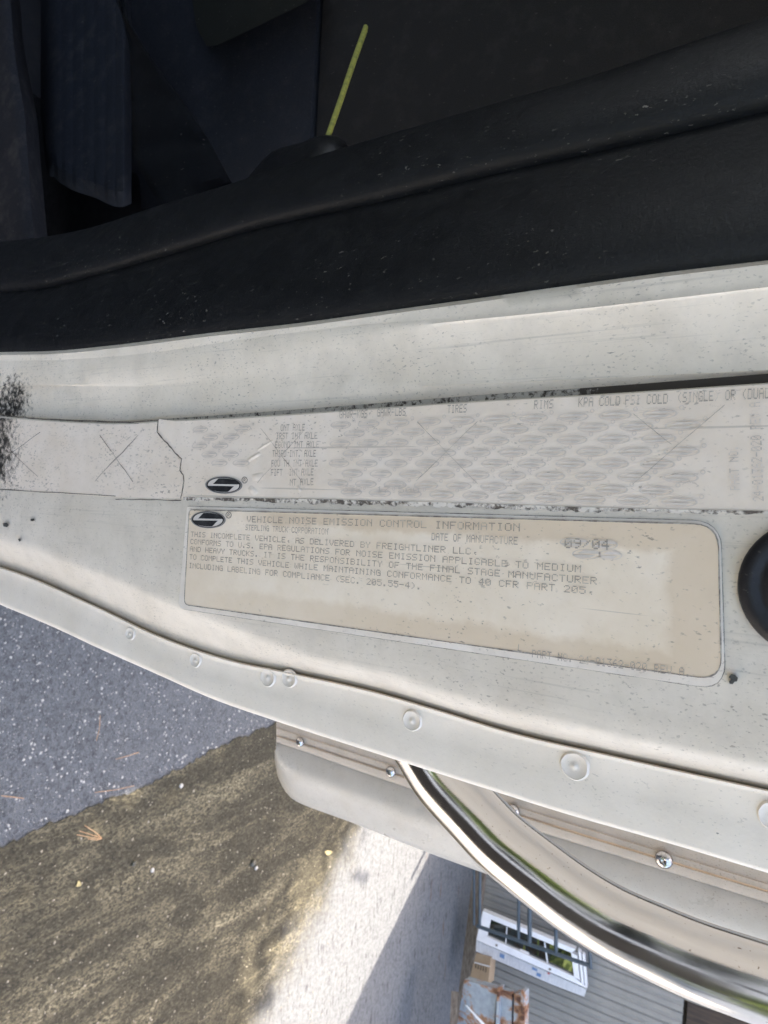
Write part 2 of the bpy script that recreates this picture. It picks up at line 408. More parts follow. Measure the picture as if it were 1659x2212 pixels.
M['bark'] = mat_simple('tree_bark', (.05, .04, .03), (.12, .10, .08), 14, .9, mapv=(6, 6, 1), bump=.6)
def mat_leafcrown():
    s = NT('green_foliage'); n = s.noise(1.3, 4, .6)
    return s.set(s.mix(s.rng(n, .3, .7), (.06, .11, .022), (.15, .20, .045)), .6)
M['crown'] = mat_leafcrown()
M['body'] = mat_paint('white_box_body', (.70, .69, .66), .1, .2, .4)

# ------------------------------------------------------------------ ground
def flat(name, pts, z, mat, **kw):
    me = mesh_py(name, [(p[0], p[1], z) for p in pts], [tuple(range(len(pts)))])
    o = link(name, me, mat); tag(o, **kw); return o
tag(flat('ground', [(-1500, -1500), (1500, -1500), (1500, 1500), (-1500, 1500)], 0, M['asphalt'], kind='structure'), 'grey chip sealed asphalt yard in the shade of the truck')
def lane():  # edge follows the truck's shadow line, parting two painted ground tones
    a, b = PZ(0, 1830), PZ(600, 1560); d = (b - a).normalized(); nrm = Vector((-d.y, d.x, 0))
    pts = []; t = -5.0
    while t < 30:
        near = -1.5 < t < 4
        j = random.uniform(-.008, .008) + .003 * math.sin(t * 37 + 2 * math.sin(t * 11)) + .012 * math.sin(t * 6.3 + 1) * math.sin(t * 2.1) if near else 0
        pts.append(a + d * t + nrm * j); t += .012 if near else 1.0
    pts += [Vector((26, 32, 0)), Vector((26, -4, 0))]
    tag(flat('toned_lane', pts[::-1], .004, M['lane'], kind='structure'), 'lane beside the truck with its brown shade and pale sunlight put into the colour')
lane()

# ------------------------------------------------------------------ the truck
truck = empty('truck_cab', (0, .22, 0))
tag(truck, 'cream truck cab with black door seal, worn stickers and steel grab handle', 'truck')
truck_inv = Matrix.Translation((0, -.22, 0))
def T(o):                                # parts were measured in the yard's own coordinates
    o.parent = truck; o.matrix_parent_inverse = truck_inv; return o

sealU = curve([(0, 522), (60, 516), (110, 509), (165, 499), (350, 442), (500, 396), (640, 350), (830, 293), (1080, 220), (1280, 163), (1480, 95), (1659, 35)])
sealR = curve([(0, 632), (75, 627), (200, 598), (350, 556), (550, 497), (830, 435), (1030, 385), (1280, 330), (1480, 284), (1659, 240)])
sealL = curve([(0, 771), (125, 768), (250, 756), (450, 731), (650, 709), (830, 684), (1029, 657), (1229, 629), (1429, 602), (1659, 575)])
lineA = curve([(0, 800), (300, 790), (600, 745), (879, 706), (1254, 667), (1659, 620)])
lineB = curve([(0, 860), (300, 870), (600, 852), (844, 838), (1229, 820), (1659, 799)])
groT = curve([(0, 897), (150, 908), (280, 911), (342, 906), (500, 895), (829, 870), (1029, 854), (1279, 837), (1659, 807)])
groB = curve([(0, 899), (150, 910), (280, 913), (342, 909), (500, 902), (829, 880), (1029, 866), (1279, 852), (1659, 827)])
fold = curve([(0, 1169), (65, 1189), (200, 1239), (350, 1304), (500, 1364), (600, 1405), (675, 1430), (830, 1466), (1004, 1522), (1279, 1588), (1659, 1668)])
gap = curve([(0, 1224), (50, 1241), (200, 1306), (350, 1376), (500, 1426), (625, 1452), (830, 1499), (929, 1528), (1104, 1581), (1329, 1633), (1659, 1706)])
flan = curve([(0, 1306), (125, 1359), (210, 1399), (345, 1459), (450, 1506), (600, 1559), (829, 1633), (1029, 1697), (1229, 1760), (1429, 1817), (1659, 1886)])
ZTOP, ZBOT = H + .46, H - .95

# door seal
rails = [(off(sealU, 6), .300), (off(sealU, 1), .272)]
for k in range(0, 11):
    t = k / 10; rails.append((mixf(sealU, sealR, t), .264 - .010 * t - .009 * math.sin(math.pi * t) ** .7))
for k in range(1, 15):
    t = k / 14; rails.append((mixf(sealR, sealL, t), .256 - .029 * t - .0125 * math.sin(math.pi * min(1, t * 1.02)) ** .62))
rails.append((off(sealL, -6), .2345))
seal = T(loft('door_seal', rails, M['rubber'], None, up=ZTOP, down=ZBOT, smooth=60))

# pressed door jamb
YF = .2205
aY = ramp([(0, .2225), (450, .2224), (1150, .2212), (1700, .2212)])
bY = ramp([(0, .2240), (450, .2244), (1000, .2238), (1700, .2238)])
gY = ramp([(0, .2252), (330, .2258), (360, .2266), (1700, .2268)])
wA = lambda x: max(7., 34 - max(0, x - 500) * .06)
recY = ramp([(0, .2362), (300, .2356), (560, .2350), (700, .2350), (1700, .2350)])
rails = [(off(sealL, -26), .232), (off(sealL, -4), .2222), (mixf(sealL, lineA, .55), lambda x: aY(x) + .0006),
         (off(lineA, lambda x: -wA(x)), lambda x: aY(x) + .0005), (lineA, aY), (off(lineA, wA), lambda x: aY(x) + .0008),
         (mixf(lineA, lineB, .5), lambda x: .5 * (aY(x) + bY(x)) + .0006),
         (off(lineB, lambda x: -wA(x)), lambda x: bY(x) + .0002), (lineB, bY), (off(lineB, lambda x: wA(x) * .8), lambda x: bY(x) + .0011),
         (off(groT, -3), lambda x: gY(x) - .0006), (groT, gY)]
jamb = T(loft('door_jamb', rails, M['jamb'], None, up=ZTOP, down=ZBOT, smooth=50))
T(loft('jamb_groove', [(off(groT, -.5), lambda x: gY(x) + .0003), (off(groB, .5), lambda x: gY(x) + .0003)], M['groove'], None, up=ZTOP, down=ZBOT))
rails = [(off(groB, .3), lambda x: gY(x) + .0012), (groB, YF + .0006), (off(groB, 2.0), YF), (mixf(groB, fold, .5), YF), (off(fold, -62), YF + .0001), (off(fold, -40), YF + .0007),
         (off(fold, -22), YF + .0011), (off(fold, -9), YF + .0016), (fold, YF + .0030), (off(fold, 7), YF + .0046),
         (mixf(fold, gap, .45), lambda x: .55 * (YF + .006) + .45 * recY(x)), (off(gap, -8), recY), (off(gap, 10), lambda x: recY(x) + .004)]
face = T(loft('pillar_face', rails, M['face'], None, up=ZTOP, down=ZBOT, smooth=55))

# flange with spot welds
YG = .2325
rails = [(off(gap, 6), .252), (off(gap, 1), .2365), (gap, YG + .0012), (off(gap, 3.5), YG + .0001), (off(gap, 9), YG + .0006), (off(gap, 14), YG + .0011), (mixf(gap, flan, .5), YG + .0006), (off(flan, -10), YG + .0002),
         (off(flan, -4), YG + .0004), (off(flan, -1), YG + .0012), (flan, YG + .0024), (off(flan, -2), YG + .0040), (off(flan, -40), YG + .0044)]
flange = T(loft('weld_flange', rails, M['flange'], None, up=ZTOP, down=ZBOT, smooth=60))
def weld(px, py, r):
    Y = YG + .0006; c = PY(px, py, Y); t = Y / ray(px, py).y; R = r * t / FPX
    V = []; Fc = []; n = 44; prof = [(1.06, .0006), (1.0, -.0001), (.90, -.00045), (.82, -.00018), (.45, -.0001), (.30, .00005), (.18, -.0003), (.0, -.0005)]
    seed = random.random() * 9
    for k, (q, y) in enumerate(prof):
        for i in range(n):
            a = 2 * math.pi * i / n
            wob = 1 + (.018 * math.sin(3 * a + seed) + .012 * math.sin(7 * a + seed * 2)) * (q > .5)
            V.append(Vector((c.x + math.cos(a) * R * q * wob * .95, Y + y, c.z + math.sin(a) * R * q * wob)))
        if k:
            for i in range(n):
                j = (i + 1) % n; Fc.append(((k-1)*n + i, (k-1)*n + j, k*n + j, k*n + i))
    o = link('spot_weld', mesh_py('spot_weld', V, Fc, 70), M['weld']); o.parent = flange; return o
for a in ((281, 1369, 14.5), (422, 1426, 16.5), (578, 1464, 21), (624, 1466, 20.5), (890, 1557, 23.5), (1241, 1655, 32), (1672, 1763, 33)): weld(*a)

# round rubber door bumper at the upper edge of the view
def bumper():
    c = PY(1769, 1272, YF); t = YF / ray(1769, 1272).y; R = 154 * t / FPX
    V = []; Fc = []; n = 48; prof = [(1.0, .0), (1.0, -.004), (.97, -.0062), (.90, -.0078), (.80, -.0083), (.74, -.0066), (.66, -.0066), (.6, -.009), (.3, -.0102), (.0, -.0104)]
    for k, (q, y) in enumerate(prof):
        for i in range(n):
            a = 2 * math.pi * i / n; V.append(Vector((c.x + math.cos(a) * R * q, YF + y * .45, c.z + math.sin(a) * R * q * 1.02)))
        if k:
            for i in range(n): j = (i + 1) % n; Fc.append(((k-1)*n + i, (k-1)*n + j, k*n + j, k*n + i))
    T(link('rubber_bumper', mesh_py('rubber_bumper', V, Fc, 45), M['bumper']))
bumper()
def scrap(px, py, pts, y0=YF, th=.0016, mt='tarblob'):
    f = [PY(px + a, py + b, y0 - th) for a, b in pts]; g = [PY(px + a, py + b, y0 + .0002) for a, b in pts]
    return T(slab('tar_blob', f, g, M[mt], None, 60))
scrap(1584, 1467, [(-10, -4), (-4, -11), (4, -9), (10, -3), (8, 5), (2, 6), (-1, 11), (-8, 10), (-9, 4), (-4, 1)])
scrap(12, 1134, [(-6, -4), (3, -5), (7, 0), (3, 5), (-5, 3)], YF, .0006)
scrap(70, 1123, [(-4, -2), (3, -3), (5, 1), (0, 3), (-4, 2)], YF, .0006)
scrap(42, 1166, [(-3, -2), (2, -3), (3, 2), (-1, 4)], YF + .0006, .0006)
scrap(1332, 757, [(-22, 5), (-12, -4), (6, -6), (20, -9), (14, -1), (-4, 4), (-14, 7)], .2236, .0002, 'smear')

# ---- stickers
FONT = dict(zip("ABCDEFGHIJKLMNOPQRSTUVWXYZ0123456789.,-/()", """
0E11111F111111 1E11111E11111E 0E11101010110E 1E11111111111E 1F10101E10101F 1F10101E101010 0E11101711110F 1111111F111111 0E04040404040E 0702020202120C 11121418141211 1010101010101F 111B1515111111 11191513111111 0E11111111110E 1E11111E101010 0E11111115120D 1E11111E141211 0F10100E01011E 1F040404040404 1111111111110E 111111110A0A04 1111111515150A 110A0404040A11 11110A04040404 1F01020408101F
0E11131519110E 040C040404040E 0E11010204081F 1F02040201110E 02060A121F0202 1F101E0101110E 0608101E11110E 1F010204080808 0E11110E11110E 0E11110F01020C
00000000000C0C 00000000060402 0000001F000000 00010204081000 02040808080402 08040202020408""".split()))
def text_geo(V, Fc, s, A, B, h, Y, dot=.86):
    A, B = Vector(A), Vector(B); d = B - A; L = d.length; d.normalize(); up = Vector((-d.z, 0, d.x))
    n = len(s); adv = L / (n - .17); cw = adv / 6; ch = h / 7
    for i, c in enumerate(s):
        g = FONT.get(c)
        if not g: continue
        for r in range(7):
            bits = int(g[2*r:2*r+2], 16); x = 0
            while x < 5:
                if bits >> (4 - x) & 1:
                    x1 = x
                    while x1 < 5 and bits >> (4 - x1) & 1: x1 += 1
                    p = [(x + .1, 6 - r + .07), (x1 - .1, 6 - r + .07), (x1 - .1, 7 - r - .07 * (1 if dot < .9 else 0)), (x + .1, 7 - r - .07)]
                    b = len(V)
                    for qx, qy in p:
                        w_ = A + d * (i * adv + qx * cw) + up * (qy * ch); V.append((w_.x, Y, w_.z))
                    Fc.append((b, b+1, b+2, b+3)); x = x1
                else: x += 1
def hgt(px, py, h, Y): return (PY(px, py, Y) - PY(px, py - h, Y)).length
def lettering(name, lines, Y, mat, parent):
    for s, a, b, h in lines:
        V, Fc = [], []; text_geo(V, Fc, s, PY(*a, Y), PY(*b, Y), hgt(a[0], a[1], h, Y), Y)
        o = link(name, mesh_py(name, V, Fc), mat); o.parent = parent
def ell(V, Fc, c, ax, bx, Y, r0, r1, n=40):
    b = len(V)
    for k in range(n):
        a = 2 * math.pi * k / n; e = ax * math.cos(a); g = bx * math.sin(a)
        for r in (r0, r1): q = c + (e + g) * r; V.append((q.x, Y, q.z))
    for k in range(n):
        j = (k + 1) % n; Fc.append((b + 2*k, b + 2*k + 1, b + 2*j + 1, b + 2*j))
def lens(V, Fc, c, ax, bx, Y, sgn, cut0, s0, s1, n=14, R=.86):
    """half of the divided oval: flat along the middle, the rim's arc on the outside"""
    b = len(V); top = []; bot = []
    for k in range(n + 1):
        x = s0 + (s1 - s0) * k / n; yr = math.sqrt(max(0, 1 - (x / 1.02) ** 2)) * R
        t = (x - s0) / (s1 - s0); y1 = min(yr, cut0 + (yr - cut0) * min(1, t * 5) if sgn > 0 else cut0 + (yr - cut0) * min(1, (1 - t) * 5)); y1 = max(y1, cut0 + .002)
        for y in (cut0, y1): q = c + ax * x + bx * (y * sgn); V.append((q.x, Y, q.z))
    for k in range(n): Fc.append((b + 2*k, b + 2*k + 1, b + 2*k + 3, b + 2*k + 2))
def emblem(px, py, rx, ry, rpx, rpy, rr, Y, parent):
    c = PY(px, py, Y); ax = PY(px + rx, py + rx * .02, Y) - c; ax = ax; bx = PY(px, py - ry, Y) - c
    V, Fc = [], []; ell(V, Fc, c, ax, bx, Y - .0001, 1.0, 1.09); o1 = link('emblem_rim', mesh_py('emblem_rim', V, Fc), M['ring']); o1.parent = parent
    V, Fc = [], []; ell(V, Fc, c, ax, bx, Y - .0001, .0, .925); o3 = link('emblem_field', mesh_py('emblem_field', V, Fc), M['silver']); o3.parent = parent
    V, Fc = [], []
    ell(V, Fc, c, ax, bx, Y - .0002, .925, 1.0)
    lens(V, Fc, c, ax, bx, Y - .0002, 1, .12, -.62, .97); lens(V, Fc, c, ax, bx, Y - .0002, -1, .12, -.97, .62)
    r = PY(rpx, rpy, Y); ra = PY(rpx + rr, rpy, Y) - r; rb = PY(rpx, rpy - rr * 1.15, Y) - r
    ell(V, Fc, r, ra, rb, Y - .0002, .84, 1.0, 24)
    text_geo(V, Fc, 'R', r - ra * .38 - rb * .5, r + ra * .42 - rb * .5, rb.length * 1.05, Y - .0002)
    o = link('emblem', mesh_py('emblem', V, Fc), M['black']); o.parent = parent; return o
def rounded(c4, radii, n=6):
    out = []
    for i, (c, r) in enumerate(zip(c4, radii)):
        c = Vector(c); a = (Vector(c4[i-1]) - c).normalized(); b = (Vector(c4[(i+1) % 4]) - c).normalized()
        for k in range(n + 1):
            t = k / n; p = c + a * r * (1 - t) ** 2 + b * r * t ** 2; out.append(p)
    return out
def thick(pts, y0, y1): return [Vector((p.x, y0, p.z)) for p in pts], [Vector((p.x, y1, p.z)) for p in pts]

# noise emission sticker
YE = YF - .0004
out4 = [PY(a, b, YE) for a, b in ((404, 1094), (1556, 1126), (1566, 1491), (385, 1314))]
f, g = thick(rounded(out4, (.001, .0075, .0075, .0035)), YE, YF + .0003)
M['label_tan'] = mat_label('yellowed_sticker_film', (.88, .755, .605), (.74, .61, .455), specks=.55,
                           edge=(PY(410, 1200, YE).z, PY(1559, 1300, YE).z, PY(1000, 1112, YE).x, PY(1000, 1393, YE).x))
em = T(slab('emission_sticker', f, g, M['label_white'])); em['label'] = 'yellowed vehicle noise emission sticker with white rim'
YI = YE - .0004
in4 = [PY(a, b, YI) for a, b in ((409, 1101), (1551, 1133), (1559, 1470), (398, 1306))]
f, g = thick(rounded(in4, (.002, .0065, .0065, .003)), YI, YE + .0001)
film = slab('sticker_film', f, g, M['label_tan']); film.parent = truck; film.matrix_parent_inverse = truck_inv
film.parent = em; film.matrix_parent_inverse = Matrix.Identity(4)
YT = YI - .0003
lettering('text_line', [
    ("VEHICLE NOISE EMISSION CONTROL INFORMATION", (533, 1128), (1123, 1148), 13.5),
    ("THIS INCOMPLETE VEHICLE, AS DELIVERED BY FREIGHTLINER LLC,", (412, 1159), (1031, 1199), 11),
    ("CONFORMS TO U.S. EPA REGULATIONS FOR NOISE EMISSION APPLICABLE TO MEDIUM", (411, 1175), (1255, 1237), 11),
    ("AND HEAVY TRUCKS. IT IS THE RESPONSIBILITY OF THE FINAL STAGE MANUFACTURER", (410, 1191), (1289, 1263), 11),
    ("TO COMPLETE THIS VEHICLE WHILE MAINTAINING CONFORMANCE TO 40 CFR PART 205,", (409, 1208), (1282, 1285), 11),
    ("INCLUDING LABELING FOR COMPLIANCE (SEC. 205.55-4).", (408, 1227), (910, 1274), 11.5),
    ("09/04", (1219, 1184), (1316, 1188), 22)], YT, M['ink'], em)
lettering('text_line', [
    ("STERLING TRUCK CORPORATION", (530, 1145), (708, 1155), 12),
    ("DATE OF MANUFACTURE", (932, 1167), (1118, 1177), 16),
    ("L", (1118, 1406), (1127, 1408), 15), ("PART NO. 24-01362-020 REV A.", (1149, 1420), (1492, 1463), 17)], YT, M['ink_faint'], em)
emblem(449.5, 1122.5, 35, 17, 494.5, 1112.6, 6.2, YT, em)
for (a, b, rx) in ((1240, 1172, 32), (1305, 1176, 30), (1267, 1197, 32), (1318, 1199, 26)):
    V, Fc = [], []; Yg = YT + .0001 + .00004 * (rx % 3)
    c = PY(a, b, Yg); ax = PY(a + rx, b + 1, YT) - PY(a, b, YT); bx = PY(a, b - 11, YT) - PY(a, b, YT)
    ell(V, Fc, c, ax, bx, Yg, .9, 1.0, 28); lens(V, Fc, c, ax, bx, Yg, 1, .14, -.6, .9, 8, .75); lens(V, Fc, c, ax, bx, Yg, -1, .14, -.9, .6, 8, .75)
    o = link('ghost_emblem', mesh_py('ghost_emblem', V, Fc), M['ghost']); o.parent = em

# axle rating sticker, torn along its lower end, and the bare strip it was torn from
YU = YF - .0003
tornL = [(342, 905), (340, 934), (352, 949), (366, 963), (378, 978), (393, 992), (390, 1004), (388, 1017), (396, 1026), (397, 1040), (394, 1060), (390, 1077)]
topL = [(x, groB(x) + 3) for x in range(1820, 350, -60)]
botL = [(430, 1077), (675, 1080), (830, 1084), (1079, 1091), (1279, 1098), (1659, 1106), (1820, 1111)]
up_pts = [PY(a, b, YU) for a, b in tornL + botL + topL]
f, g = thick(up_pts, YU, YF + .0003)
ax_l = T(slab('axle_sticker', f, g, M['label_old'])); ax_l['label'] = 'torn grey axle rating sticker with rows of faded oval marks'
sc_pts = [PY(a, b, YF - .00012) for a, b in [(x, groB(x) + 3) for x in range(-80, 345, 30)] + tornL[1:] + [(250, 1074), (0, 1058), (-80, 1053)]]
f, g = thick(sc_pts, YF - .00012, YF + .0003)
strip = T(slab('sticker_backing', f, g, M['label_scrap'])); strip['label'] = 'bare strip of old sticker backing with knife scored crosses'
YS = YU - .00025
def strokes(name, groups, wpx, Y, mat, parent):
    for segs in groups:
        V, Fc = [], []
        for pts in segs:
            L, R_e = [], []
            for i, a in enumerate(pts):
                p = PY(*a, Y); u, v = PY(*pts[max(0, i-1)], Y), PY(*pts[min(len(pts)-1, i+1)], Y); d = (v - u).normalized()
                n = Vector((-d.z, 0, d.x)) * (hgt(a[0], a[1], wpx, Y) * .5 * random.uniform(.6, 1.3)); L.append(p - n); R_e.append(p + n)
            k = len(V); V += [x for q in zip(L, R_e) for x in q]
            for i in range(len(pts) - 1): Fc.append((k + 2*i, k + 2*i + 2, k + 2*i + 3, k + 2*i + 1))
            Y -= .00003
        o = link(name, mesh_py(name, V, Fc), mat); o.parent = parent
def jag(a, b, n=8, j=.8):
    return [(a[0] + (b[0]-a[0]) * k / n + random.uniform(-j, j), a[1] + (b[1]-a[1]) * k / n + random.uniform(-j, j)) for k in range(n + 1)]
tl = []
for a, b in zip(tornL, tornL[1:]): tl += jag(a, b, 3, .7)[:-1]
strokes('torn_edge', [[tl + [tornL[-1]]]], 2.6, YS, M['tear'], ax_l)
strokes('score_cross', [[jag((87, 933), (-5, 1000)), jag((0, 952), (81, 1030))], [jag((215, 940), (287, 1041)), jag((299, 940), (205, 1039))]], 1.15, YF - .0004, M['score'], strip)
strokes('score_cross', [[jag((563, 925), (652, 1040)), jag((657, 930), (555, 1043))], [jag((902, 912), (1031, 1045), 6), jag((1031, 910), (898, 1040), 6)],
                        [jag((1369, 894), (1450, 960)), jag((1566, 874), (1366, 1046))]], .8, YS - .0002, M['score2'], ax_l)
strokes('backing_edge', [[jag((-70, 1056), (0, 1057)) + jag((0, 1057), (250, 1072))[1:]], [jag((250, 1078), (392, 1081))], [jag((60, 904), (280, 912)) + jag((280, 912), (342, 909))[1:]], [jag((130, 909), (300, 914))]], 1.6, YF - .00045, M['tear'], strip)
lettering('column_head', [("GAWR-KGS", (733, 904), (793, 902), 17), ("GAWR-LBS", (814, 900), (876, 898), 17), ("TIRES", (966, 893), (1008, 891), 18),
                           ("RIMS", (1153, 884), (1195, 882), 19), ("KPA COLD", (1249, 879), (1339, 876), 20), ("PSI COLD", (1350, 875), (1442, 872), 21),
                           ("(SINGLE) OR (DUAL)", (1463, 870), (1675, 860), 22)], YS, M['ink_head'], ax_l)
lettering('axle_line', [("ONT AXLE", (606, 931), (658, 930), 14), ("IRST INT AXLE", (596, 949), (685, 948), 14), ("ECOND INT AXLE", (594, 968), (689, 967), 14),
                         ("THIRD INT. AXLE", (588, 987), (682, 987), 14.5), ("FOU TH INT AXLE", (586, 1008), (686, 1008), 14.5), ("FIFT  INT AXLE", (585, 1028), (677, 1027), 14.5), ("NT AXLE", (626, 1049), (677, 1048), 14.5)], YS, M['ink_head'], ax_l)
V, Fc = [], []
text_geo(V, Fc, "24-01362-020 REV A", PY(1650, 1082, YS), PY(1642, 868, YS), hgt(1636, 1000, 0.1, YS) * 0 + (PY(1650, 1000, YS) - PY(1626, 1000, YS)).length, YS)
o = link('part_number', mesh_py('part_number', V, Fc), M['ghost2']); o.parent = ax_l
V, Fc = [], []
text_geo(V, Fc, "PART NO.", PY(1598, 1058, YS), PY(1594, 962, YS), (PY(1598, 1000, YS) - PY(1577, 1000, YS)).length, YS)
o = link('part_number', mesh_py('part_number', V, Fc), M['ghost2']); o.parent = ax_l
lettering('footer_digits', [("332  17 500", (740, 1062), (905, 1066), 13)], YS, M['ghost'], ax_l)
def ovals():
    xs = [PY(760, y, YS).x for y in (917, 937, 958, 980, 1001, 1023, 1045, 1063)]
    dz = PY(795, 940, YS).z - PY(735, 940, YS).z; z0 = PY(735, 940, YS).z
    zmin, zmax = PY(694, 960, YS).z, PY(1516, 960, YS).z; me = None
    ax = Vector((0, 0, dz * .385)); bx = Vector((-(xs[1] - xs[0]) * .43, 0, 0))
    for r, x in enumerate(xs):
        for k in range(-12, 40):
            z = z0 + dz * (k + (.5 if r % 2 else 0)); c = Vector((x, YS, z))
            patch = PY(418, 960, YS).z < z - ax.z * .6 and z + ax.z * .6 < PY(545, 960, YS).z and r < 5
            if not (patch or (zmin + ax.z * .8 < z < zmax - ax.z * .9)): continue
            if random.random() < (.25 if patch else .02): continue
            if me is None:
                V, Fc = [], []; O = Vector((0, 0, 0))
                ell(V, Fc, O, ax, bx, 0, .88, 1.0, 28); lens(V, Fc, O, ax, bx, 0, 1, .20, -.60, .80, 10, .66); lens(V, Fc, O, ax, bx, 0, -1, .20, -.80, .60, 10, .66)
                ell(V, Fc, Vector((bx.x * 1.1, 0, dz * .46)), Vector((0, 0, dz * .055)), Vector((dz * .055, 0, 0)), 0, .6, 1.0, 10)
                me = mesh_py('ghost_emblem', V, Fc); me.materials.append(M['ghost'])
            o = link('ghost_emblem', me); o.parent = ax_l; o.location = c
ovals()
emblem(483, 1048, 37.5, 17, 529, 1037, 6.2, YS, ax_l)
# a curl of lifted film on the axle sticker
def curl(cx, cy, L, a, wid, h):
    V, Fc = [], []; ca, sa = math.cos(a), math.sin(a)
    for i in range(9):
        s_ = (i / 8 - .5) * 2
        for k in range(7):
            q = (k / 6 - .5) * 2; x = cx + ca * L * s_ - sa * wid * q; y = cy + sa * L * s_ + ca * wid * q
            p = PY(x, y, YS); V.append((p.x, YS - h * (1 - q * q) * (1 - s_ * s_) * (.8 + .2 * math.sin(i * 2.1)) + .0002, p.z))
    for i in range(8):
        for k in range(6): b = i * 7 + k; Fc.append((b, b + 1, b + 8, b + 7))
    o = link('lifted_film', mesh_py('lifted_film', V, Fc, 60), M['label_old']); o.parent = ax_l
curl(548, 987, 16, -.55, 4, .0006); curl(556, 1030, 13, -.2, 8, .0005); curl(572, 962, 20, -.55, 3, .0004); curl(545, 1060, 11, .8, 7, .0005); curl(645, 1056, 8, 1.0, 4, .0005)

# sooty line under the axle sticker, rims of the emission sticker
botc = curve([(395, 1076), (675, 1080), (830, 1084), (1079, 1091), (1279, 1098), (1659, 1106)])
g2 = grid('grime_line', [[PY(x, botc(x) - 2, YF - .00055), PY(x, botc(x) + random.uniform(4, 11) * (1 if 560 < x < 1300 else .7), YF - .0002)] for x in range(396, 1745, 8)], M['grime2'], None, None); T(g2)
def loop(pts): return [[pts + pts[:1]]]
def outline(name, pts3, wmm, Y, parent):
    V, Fc = [], []; n = len(pts3)
    for i, p in enumerate(pts3):
        d = (pts3[(i+1) % n] - pts3[i-1]).normalized(); q = Vector((-d.z, 0, d.x)) * wmm * random.uniform(.5, 1.3) * .5
        V += [(p.x - q.x, Y, p.z - q.z), (p.x + q.x, Y, p.z + q.z)]
    for i in range(n): j = (i + 1) % n; Fc.append((2*i, 2*j, 2*j + 1, 2*i + 1))
    o = link(name, mesh_py(name, V, Fc), M['edge']); o.parent = parent
def dense(pts):
    out = []
    for a, b in zip(pts, pts[1:] + pts[:1]):
        k = max(1, int((b - a).length / .004)); out += [a.lerp(b, i / k) for i in range(k)]
    return out
outline('film_edge', dense(rounded(in4, (.002, .0065, .0065, .003))), .00042, YI - .0001, em)
outline('rim_edge', dense(rounded(out4, (.001, .0075, .0075, .0035))), .00050, YF - .0001, em)

# ---- side extender behind the flange
botF = curve([(597, 1640), (601, 1665), (608, 1686), (618, 1705), (632, 1721), (653, 1733), (700, 1751), (753, 1770), (853, 1810), (953, 1848), (1036, 1878)])
darkF = curve([(597, 1604), (663, 1626), (786, 1670), (896, 1707), (1129, 1786), (1329, 1848), (1659, 1951)])
seamF = curve([(597, 1588), (833, 1665), (1124, 1761), (1659, 1926)])
stF = [597, 599, 601, 604, 608, 613, 620, 630, 642, 656] + list(range(680, 1745, 24))
k1, k2, k3 = [], [], []
fY = .462
rails = [(off(darkF, -1), fY + .006)] + [((lambda t: (lambda x: darkF(x) * (1-t) + botF(x) * t))(t), fY + .0035 - .004 * math.sin(math.pi * min(1, t * 1.3)) + .05 * max(0, t - .45) ** 2) for t in [i / 14 for i in range(15)]]
fair = T(loft('side_fairing', rails, M['fairing'], None, st=stF, up=ZTOP, smooth=60))
md = fair.modifiers.new('thickness', 'SOLIDIFY'); md.thickness = .003; md.offset = 0
rails = [(off(seamF, .8), fY), (off(seamF, 3), fY - .0012), (off(darkF, -6), fY - .0012), (off(darkF, -2), fY - .0004), (off(darkF, 0), fY + .0025)]
tr = T(loft('trim_strip', rails, M['trim'], None, st=stF, up=ZTOP, smooth=40))
rails = [(off(flan, -70), fY + .004), (off(seamF, -17), fY + .0012), (off(seamF, -15), fY + .0002), (off(seamF, -3), fY), (off(seamF, -.5), fY + .001), (off(seamF, .8), fY + .001)]
tr2 = T(loft('trim_strip', rails, M['trim'], None, st=stF, up=ZTOP, smooth=40))
def rivet(px, py, r):
    Y = fY - .001; c = PY(px, py, Y); R = r * Y / ray(px, py).y / FPX; V = []; Fc = []; n = 24
    prof = [(1.0, .0006), (1.0, -.0005), (.86, -.0018), (.6, -.0027), (.42, -.0030), (.34, -.0022), (.30, -.0012), (.0, -.0008)]
    for k, (q, y) in enumerate(prof):
        for i in range(n):
            a = 2 * math.pi * i / n; V.append((c.x + math.cos(a) * R * q, Y + y, c.z + math.sin(a) * R * q))
        if k:
            for i in range(n): j = (i + 1) % n; Fc.append(((k-1)*n + i, (k-1)*n + j, k*n + j, k*n + i))
    o = link('rivet', mesh_py('rivet', V, Fc, 60), M['rivet']); o.parent = tr
for a in ((648, 1603, 10.5), (844, 1667, 12), (1109, 1752, 14.5), (1434, 1857, 19)): rivet(*a)

